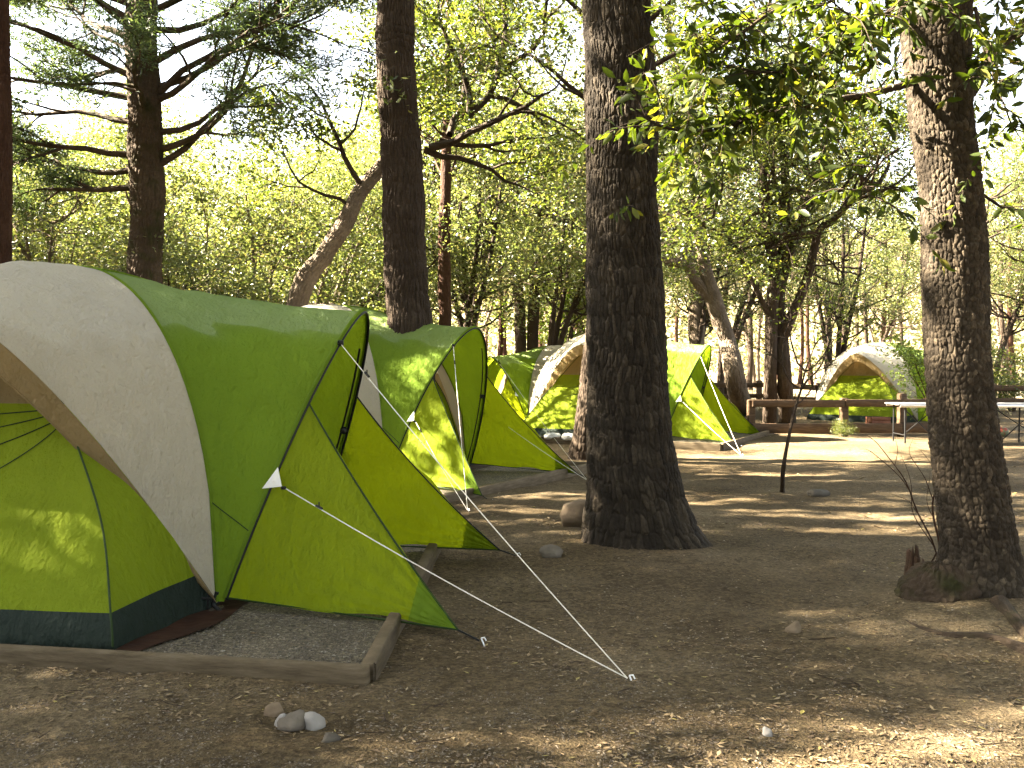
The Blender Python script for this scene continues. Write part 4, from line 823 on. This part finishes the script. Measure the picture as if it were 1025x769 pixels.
# broken stump
b = gnd(921, 590); st = thing('tree_stump', 'short broken brown stump at the left foot of the right trunk', 'stump', (b[0], b[1]+.12, 0)); mb = MB()
for dx, h, r, s in ((0, .22, .05, 1), (.05, .16, .035, 2), (-.03, .15, .03, 3)):
    n = 20; a, z = np.meshgrid(np.linspace(0, 2*np.pi, 25), np.linspace(0, 1, n)); rr = r*(1.2-.35*z)*(1+.18*vnoise(np.stack([np.cos(a), np.sin(a), z*.6], -1), 2.4, s)); top = h*(1+.18*np.sin(a*3+s)+.12*np.sin(a*5))
    X = np.stack([dx+rr*np.cos(a), rr*np.sin(a), -.05+z*(top+.05)], -1); X[-1, :, :2] = X[-1, :, :2]*.5+np.array([dx, 0])*.5; X[:, -1] = X[:, 0]; mb.add(X.reshape(-1, 3), grid_faces(n, 25), np.stack([a*.05, z*.2], -1).reshape(-1, 2))
mb.build('broken_wood', M['stump'], st)

# ------------------------------------------------------------------ background scrub, copies of a few models
def scrub(name, label, seed, h, spread, nst, leaf, bark, per, size, L=1.3, z0=.7, group=None, lvl=2, kids=4, cat='tree', rad=.07, skip=1, sp=(.15, .15, .09)):
    r2 = np.random.default_rng(seed); stems, limbs = [], []
    for i in range(nst):
        a = r2.uniform(0, 6.28); s = spread*r2.uniform(.4, 1); x, y = math.cos(a)*s, math.sin(a)*s
        P = [np.array([x*.08, y*.08, -.1]), np.array([x*.25, y*.25, h*.25]), np.array([x*.6, y*.6, h*.55])+r2.normal(0, .15, 3), np.array([x, y, h*.85])+r2.normal(0, .2, 3)]
        stems.append((P, [rad, rad*.8, rad*.55, rad*.25])); Q = smoothpath(P, 16)
        for k in range(int(5+h)):
            q = Q[r2.integers(3, 16)]
            if q[2] < z0: continue
            b = r2.uniform(0, 6.28); limbs.append((q, (math.cos(b), math.sin(b), r2.uniform(-.1, .7)), L*r2.uniform(.7, 1.3), rad*.35))
    return make_tree(name, label, cat, stems, limbs, bark, leaf, seed, per=per, size=size, sp=sp, loc=(0, 0, 0), group=group, lvl=lvl, kids=kids, rmin=min(.008, rad*.12), tipskip=skip)
G = 'small leafy oaks in the sunlit wood behind the tents'
GL = 'small leafy sunlit oak, one of many filling the wood behind the tents'
k1 = scrub('scrub_oak', 'pale green leafy scrub oak filling the view behind the near tent roof', 61, 5.2, 1.7, 4, M['leaf_scrub'], M['bark_grey'], 10, .075, 1.3, .7, None)
k2 = scrub('scrub_oak', 'leafy scrub oak with crooked stems between conifer and leaning trunk', 62, 4.6, 2.0, 5, M['leaf_scrub'], M['bark_dark'], 9, .08, 1.3, .6, None)
k3 = scrub('young_oak', GL, 63, 8.0, 2.2, 3, M['leaf_scrub'], M['bark_dark'], 8, .10, 1.8, 2.2, G, rad=.11)
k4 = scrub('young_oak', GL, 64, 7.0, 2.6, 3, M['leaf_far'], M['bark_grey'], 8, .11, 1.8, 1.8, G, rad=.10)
k5 = scrub('bright_sapling', 'young tree with bright yellow green leaves beyond the second tent', 65, 5.5, 1.2, 2, M['leaf_bright'], M['bark_dark'], 8, .12, 1.3, 1.5, None, rad=.05)
def put(t, px, d, rz=0., s=1., label=None, first=False, group=None, sz=None):
    x = (px-512.5)/FPX*d; l = (x, d, -.03); sc = (s, s, sz or s)
    if first: t.location = l; t.rotation_euler = (0, 0, rz); t.scale = sc; return t
    return copy_tree(t, l, rz, sc, label, group)
put(k1, 215, 17.5, .3, 1., first=True, sz=.98)
put(k1, 60, 16.5, 2.1, .9, 'leafy scrub oak left of the conifer trunk, above the grey roof', sz=.85)
put(k1, 300, 19.5, 4.0, 1.0, 'leafy scrub oak behind the lower part of the leaning trunk')
put(k1, -60, 17.5, 1.0, 1.0, 'leafy scrub oak at the far left edge behind the tent roof')
put(k2, 160, 16.0, 1.2, .8, first=True, sz=.72)
put(k2, 345, 23, 3.0, 1.15, 'leafy scrub oak left of the tall straight trunk, beyond the leaning one')
put(k2, 95, 21, 5.0, 1.15, 'leafy scrub oak deeper in the wood left of the conifer')
put(k2, 255, 23, 2.0, 1.2, 'leafy scrub oak deeper in the wood right of the conifer')
put(k2, 10, 22, .6, 1.15, 'leafy scrub oak deeper in the wood at the left edge')
put(k5, 560, 31, 1.0, 1.0, first=True)
put(k5, 590, 34, 3.0, 1.1, 'young bright leaved tree close behind the left edge of the thick trunk')
put(k3, 480, 27, .5, 1.05, first=True); put(k4, 560, 38, 1.5, 1.1, first=True)
for i, (px, d, rz, s) in enumerate([(420, 33, 1, 1.1), (640, 34, .4, 1.2), (720, 36, 2.8, 1.2), (870, 44, 1.9, 1.0), (1040, 33, 3.3, 1.0), (330, 36, 2.5, 1.1), (150, 33, .9, 1.1), (115, 27, 2.2, .8), (260, 28.5, 4.1, .85), (375, 29, 5.2, .9), (30, 26, .2, .85), (690, 28, 3.6, .85), (835, 31, 1.1, .9), (985, 31.5, 2.0, .95), (600, 38, 5.9, 1.1), (455, 26, 1.7, .95), (545, 29.5, 3.3, 1.0)]): put(k3, px, d, rz, s, group=G)
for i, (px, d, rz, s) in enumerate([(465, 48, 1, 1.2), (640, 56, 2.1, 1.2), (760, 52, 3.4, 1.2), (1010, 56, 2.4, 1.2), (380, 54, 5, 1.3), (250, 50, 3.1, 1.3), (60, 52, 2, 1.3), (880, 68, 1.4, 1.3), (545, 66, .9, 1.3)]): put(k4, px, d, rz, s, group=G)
# thin trunks far back
GP = 'thin straight trunks far back in the wood'; P = [np.array([0, 0, -.1]), np.array([.05, 0, 2.5]), np.array([-.05, .1, 5.5]), np.array([.1, 0, 9.])]
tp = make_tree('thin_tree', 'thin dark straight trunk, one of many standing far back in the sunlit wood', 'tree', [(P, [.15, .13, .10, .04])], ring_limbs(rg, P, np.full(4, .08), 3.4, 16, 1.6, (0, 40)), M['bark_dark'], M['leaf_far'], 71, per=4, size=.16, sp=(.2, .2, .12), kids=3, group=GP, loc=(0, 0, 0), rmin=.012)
tp2 = make_tree('thin_tree', 'thin dark straight trunk, one of many standing far back in the sunlit wood', 'tree', [([q*np.array([1.5, 1, 1])+np.array([.05*q[2], 0, 0]) for q in P], [.12, .10, .07, .03])], ring_limbs(rg, P, np.full(4, .06), 4.2, 12, 1.5, (0, 50)), M['bark_red'], M['leaf_scrub'], 72, per=4, size=.15, sp=(.2, .2, .12), kids=3, group=GP, loc=(0, 0, 0), rmin=.012)
put(tp, 828, 37, .3, 1.0, first=True); put(tp2, 496, 36, 0, 1.0, first=True)
r3 = np.random.default_rng(99)
for px, d in [(545, 44), (508, 54), (474, 44), (572, 58), (590, 66), (750, 50), (800, 56), (812, 62), (845, 48), (885, 48), (902, 62), (1003, 50), (1016, 44), (1030, 62), (680, 60), (430, 56), (410, 50), (310, 52), (190, 56), (50, 52), (930, 70), (980, 64), (520, 72), (535, 80), (485, 76), (780, 78), (830, 70), (858, 75)]:
    put(tp if r3.random() < .5 else tp2, px, d, r3.uniform(0, 6.28), r3.uniform(.85, 1.3), group=GP)
# the far wood as one mass
n = 42000; r4 = np.random.default_rng(5); ang = r4.uniform(-.85, .75, n//30); dd = r4.uniform(75, 125, n//30); h = r4.uniform(.5, 9, n//30)*np.clip(1+.35*np.sin(ang*23), .4, 1.4)
C = np.stack([np.sin(ang)*dd, np.cos(ang)*dd, h], -1); V, F = leafcloud(r4, C, 30, (1.6, 1.6, .9), .62)
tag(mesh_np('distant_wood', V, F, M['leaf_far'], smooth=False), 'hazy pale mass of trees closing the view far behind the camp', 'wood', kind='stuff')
# dry grass and low bushes of the sunny clearing
n = 16000; x = r4.uniform(-45, 45, n); y = r4.uniform(27, 75, n); h = r4.uniform(.05, .28, n); a = r4.uniform(0, 6.28, n); z = gz(x, y)-.02
V = np.stack([np.stack([x-.02*np.cos(a), y-.02*np.sin(a), z], -1), np.stack([x+.02*np.cos(a), y+.02*np.sin(a), z], -1), np.stack([x+h*.5*np.sin(a), y-h*.5*np.cos(a), z+h], -1)], 1).reshape(-1, 3)
M['straw'] = isl('dry_grass', [(0, (.20, .16, .075)), (.6, (.30, .25, .13)), (1, (.20, .21, .06))])
tag(mesh_np('dry_grass', V, np.arange(n*3).reshape(-1, 3), M['straw'], smooth=False), 'dry pale grass of the open ground behind the fence', 'grass', kind='stuff')
# shrubs
sh = scrub('shrub', 'low green shrub at the rail fence in front of the far tent', 81, .75, .45, 5, M['leaf_oak'], M['bark_dark'], 7, .055, .35, .08, None, 1, 5, 'shrub', .012); put(sh, 846, 20.0, 0, .36, first=True)
sb = scrub('shrub', 'leafy shrub leaning over the right side of the far tent', 82, 2.3, .9, 5, M['leaf_bright'], M['bark_red'], 7, .09, .7, .5, None, 1, 5, 'shrub', .025); put(sb, 938, 23.0, 0, .85, first=True)
put(sh, 1012, 30, 1, 1.8, 'brownish twiggy shrub behind the fence right of the right trunk')
# unseen oaks added outside the picture to shade the camp and block skylight
GS = 'added shade oaks outside the picture'
so = scrub('shade_oak', 'unseen tall oak added outside the picture to shade the camp', 91, 10.5, 2.6, 3, M['leaf_oak'], M['bark_dark'], 34, .15, 2.2, 3.2, GS, rad=.2, kids=3, skip=3, sp=(.26, .26, .17))
so.location = (-11.5, 8.0, -.03)
for x, y, rz, s in [(-12.8, 10.0, 1.3, 1.0), (-16.5, 8.0, 2.5, 1.2), (-10.2, -.3, 4.1, .95), (-19, 14.5, 5.2, 1.15), (-20.5, 6.0, 3.3, 1.2),
                    (-6.5, -5.5, .4, 1.15), (-1.0, -7.5, 2.0, 1.2), (5.0, -5.5, 3.7, 1.15), (9.0, -1.0, 5.0, 1.1), (10.5, 4.5, 1.2, 1.15), (1.5, -2.5, 2.9, 1.1), (14, 10, .2, 1.2), (-11, -2.5, 4.4, 1.15)]:
    copy_tree(so, (x, y, -.03), rz, (s, s, s), group=GS)

# slender trunks left of the picture whose long shadows band the open ground
for i, (x, y, rz, s) in enumerate([(-10.5, 10.8, .3, 1.7), (-12.0, 12.2, 1.9, 1.9), (-10.0, 13.6, 3.1, 1.6)]):
    copy_tree(tp, (x, y, -.03), rz, (s*1.1, s*1.1, s), 'slender tall trunk left of the picture', group='slender trunks left of the camp')
# ------------------------------------------------------------------ fences
def fence(label, pts, rails, ph, pw, group=None, phs=None):
    pts = [np.array(p, float) for p in pts]; o0 = pts[0]; t = thing('rail_fence', label, 'fence', (o0[0], o0[1], 0), 0, group)
    for i, p in enumerate(pts):
        mb = MB(); h = (phs[i] if phs else ph); mb.box((p[0]-o0[0], p[1]-o0[1], h/2-.1), (pw, pw, h+.2), .1*i, .015); mb.build('post', M['fencewood'], t)
    for i in range(len(pts)-1):
        a, b = pts[i]-o0, pts[i+1]-o0
        for k, (z, hh) in enumerate(rails):
            d = b-a; L = np.linalg.norm(d); mb = MB(); n = np.array([d[1], -d[0]])/L*(pw/2+.026)
            mb.box(((a[0]+b[0])/2+n[0], (a[1]+b[1])/2+n[1], z+.012*((i*7+k*3) % 3-1)), (L-.012, .05, hh), math.atan2(d[1], d[0]), .012); mb.build('rail', M['fencewood'], t)
    return t
def gx(px, d): return ((px-512.5)/FPX*d, d)
fence('low two rail timber fence running from the forked oak behind the right trunk', [gx(752, 20.6), gx(845, 20.5), gx(903, 20.4), gx(985, 20.4)], [(.66, .15), (.15, .20)], .80, .15, phs=[.72, .76, .86, .86])
fence('farther single rail fence crossing the sunlit clearing beyond the far side of camp', [gx(690, 33), gx(760, 33), gx(820, 29.5), gx(905, 29.2), gx(993, 29), gx(1090, 29)], [(.72, .16), (.36, .14)], .86, .16)
# ------------------------------------------------------------------ folding table
d = 18.6; x0, x1 = gx(893, d)[0], gx(1036, d)[0]; cx_ = (x0+x1)/2; L = x1-x0
t = thing('folding_table', 'long pale folding table with crossed thin legs behind the right trunk', 'table', (cx_, d, 0), -.02)
mb = MB(); mb.box((0, 0, .725), (L, .72, .026), 0, .010); mb.build('table_top', M['table_top'], t)
mb = MB(); mb.box((0, -.355, .70), (L-.06, .02, .05), 0, .004); mb.box((0, .355, .70), (L-.06, .02, .05), 0, .004); mb.build('apron', M['steel'], t)
for sx in (-1, 1):
    for sy in (-1, 1):
        mb = MB(); mb.tube([(sx*(L/2-.15), sy*.28, .70), (sx*(L/2-.15), sy*.30, float(gz(cx_+sx, d)))], .016, 8); mb.build('leg', M['pole'], t)
    mb = MB(); mb.tube([(sx*(L/2-.15), .30, .16), (sx*(L/2-.15), -.30, .16)], .010, 6); mb.tube([(sx*(L/2-.15), -.25, .18), (sx*(L/2-.85), -.05, .69)], .010, 6); mb.tube([(sx*(L/2-.15), -.29, .62), (sx*(L/2-.80), -.29, .02)], .011, 6); mb.build('brace', M['pole'], t)
# ------------------------------------------------------------------ ball
c = gnd(1004, 437); mb = MB(); n, m = 28, 16; a, b = np.meshgrid(np.linspace(0, 2*np.pi, n+1), np.linspace(-np.pi/2, np.pi/2, m)); r = .105
P = np.stack([np.cos(b)*np.cos(a), np.cos(b)*np.sin(a), np.sin(b)], -1)*r; groove = 1-.035*np.exp(-(np.minimum(np.abs(P[..., 0]), np.abs(P[..., 2]))/.006)**2); P = P*groove[..., None]
mb.add(P.reshape(-1, 3), grid_faces(m, n+1)); o = mb.build('ball', M['ball']); o.location = (c[0], c[1], r-.015); o.rotation_euler = (.4, .3, .2); tag(o, 'small red brown ball on the ground under the folding table', 'ball')
# ------------------------------------------------------------------ picnic table far off
def picnic(px, d, rz, label, s=1.):
    x, y = gx(px, d); t = thing('picnic_table', label, 'picnic table', (x, y, 0), rz); t.scale = (s, s, s)
    mb = MB()
    for k in range(5): mb.box((0, -.32+.16*k, .74), (1.9, .15, .045), 0, .008)
    mb.build('table_top', M['redwood'], t)
    for sy in (-1, 1):
        mb = MB(); mb.box((0, sy*.66, .44), (1.9, .13, .045), 0, .008); mb.box((0, sy*.80, .44), (1.9, .13, .045), 0, .008); mb.build('bench', M['redwood'], t)
    for sx in (-1, 1):
        mb = MB(); mb.box((sx*.65, 0, .40), (.045, 1.62, .09), 0, .006); mb.box((sx*.65, 0, .69), (.045, .72, .09), 0, .006)
        for sy in (-1, 1): mb.tube([(sx*.65, sy*.25, .70), (sx*.65, sy*.62, -.02)], .05, 6)
        mb.build('leg_frame', M['redwood'], t)
    return t
picnic(741, 56, .3, 'red brown picnic table far off in the sunlit clearing', .85)
# ------------------------------------------------------------------ small gear
c = gnd(882, 426); mb = MB(); t = thing('wooden_box', 'low red brown wooden box on the ground in front of the far tent', 'box', (c[0], c[1]+.2, 0), .1)
w_, dp, h = .46, .34, .19
mb.box((0, 0, .01), (w_, dp, .02), 0, .003); mb.build('floor', M['redwood'], t)
for sy in (-1, 1): mb = MB(); mb.box((0, sy*(dp/2-.01), h*.32), (w_, .02, h*.42), 0, .003); mb.box((0, sy*(dp/2-.01), h*.80), (w_, .02, h*.36), 0, .003); mb.build('side_board', M['redwood'], t)
for sx in (-1, 1): mb = MB(); mb.box((sx*(w_/2-.01), 0, h/2), (.02, dp-.045, h), 0, .003); mb.build('end_board', M['redwood'], t)
# pale stuff sacks lying along the foot of the third tent
def sack(px, py, L, r, rz, mat, label, seed):
    c = gnd(px, py); t = thing('stuff_sack', label, 'bag', (c[0], c[1]+.1, .05), rz, 'pale bags along the third tent'); n, m = 26, 20
    s, a = np.meshgrid(np.linspace(-1, 1, n), np.linspace(0, 2*np.pi, m+1), indexing='ij'); rr = r*np.clip(1-np.abs(s)**5, 0, 1)**.6*(1+.10*vnoise(np.stack([s*2, np.cos(a), np.sin(a)], -1), 2.1, seed))
    P = np.stack([s*L/2, rr*np.cos(a), r*.8+rr*np.sin(a)*.85], -1); mb = MB(); mb.add(P.reshape(-1, 3), grid_faces(n, m+1)); mb.build('sack', mat, t)
    mb = MB()
    for e in (-1, 1): mb.tube([(e*L*.44, 0, r*.8), (e*L*.52, 0, r*.85), (e*L*.55, .02, r*.4)], .012, 6)
    mb.build('drawcord', M['pole'], t); return t
sack(553, 443, .34, .075, .2, M['patch'], 'pale bag lying leftmost at the foot of the third tent', 2)
sack(573, 444, .42, .08, -.3, M['patch'], 'pale bag lying against the dark trunk at the foot of the third tent', 9)
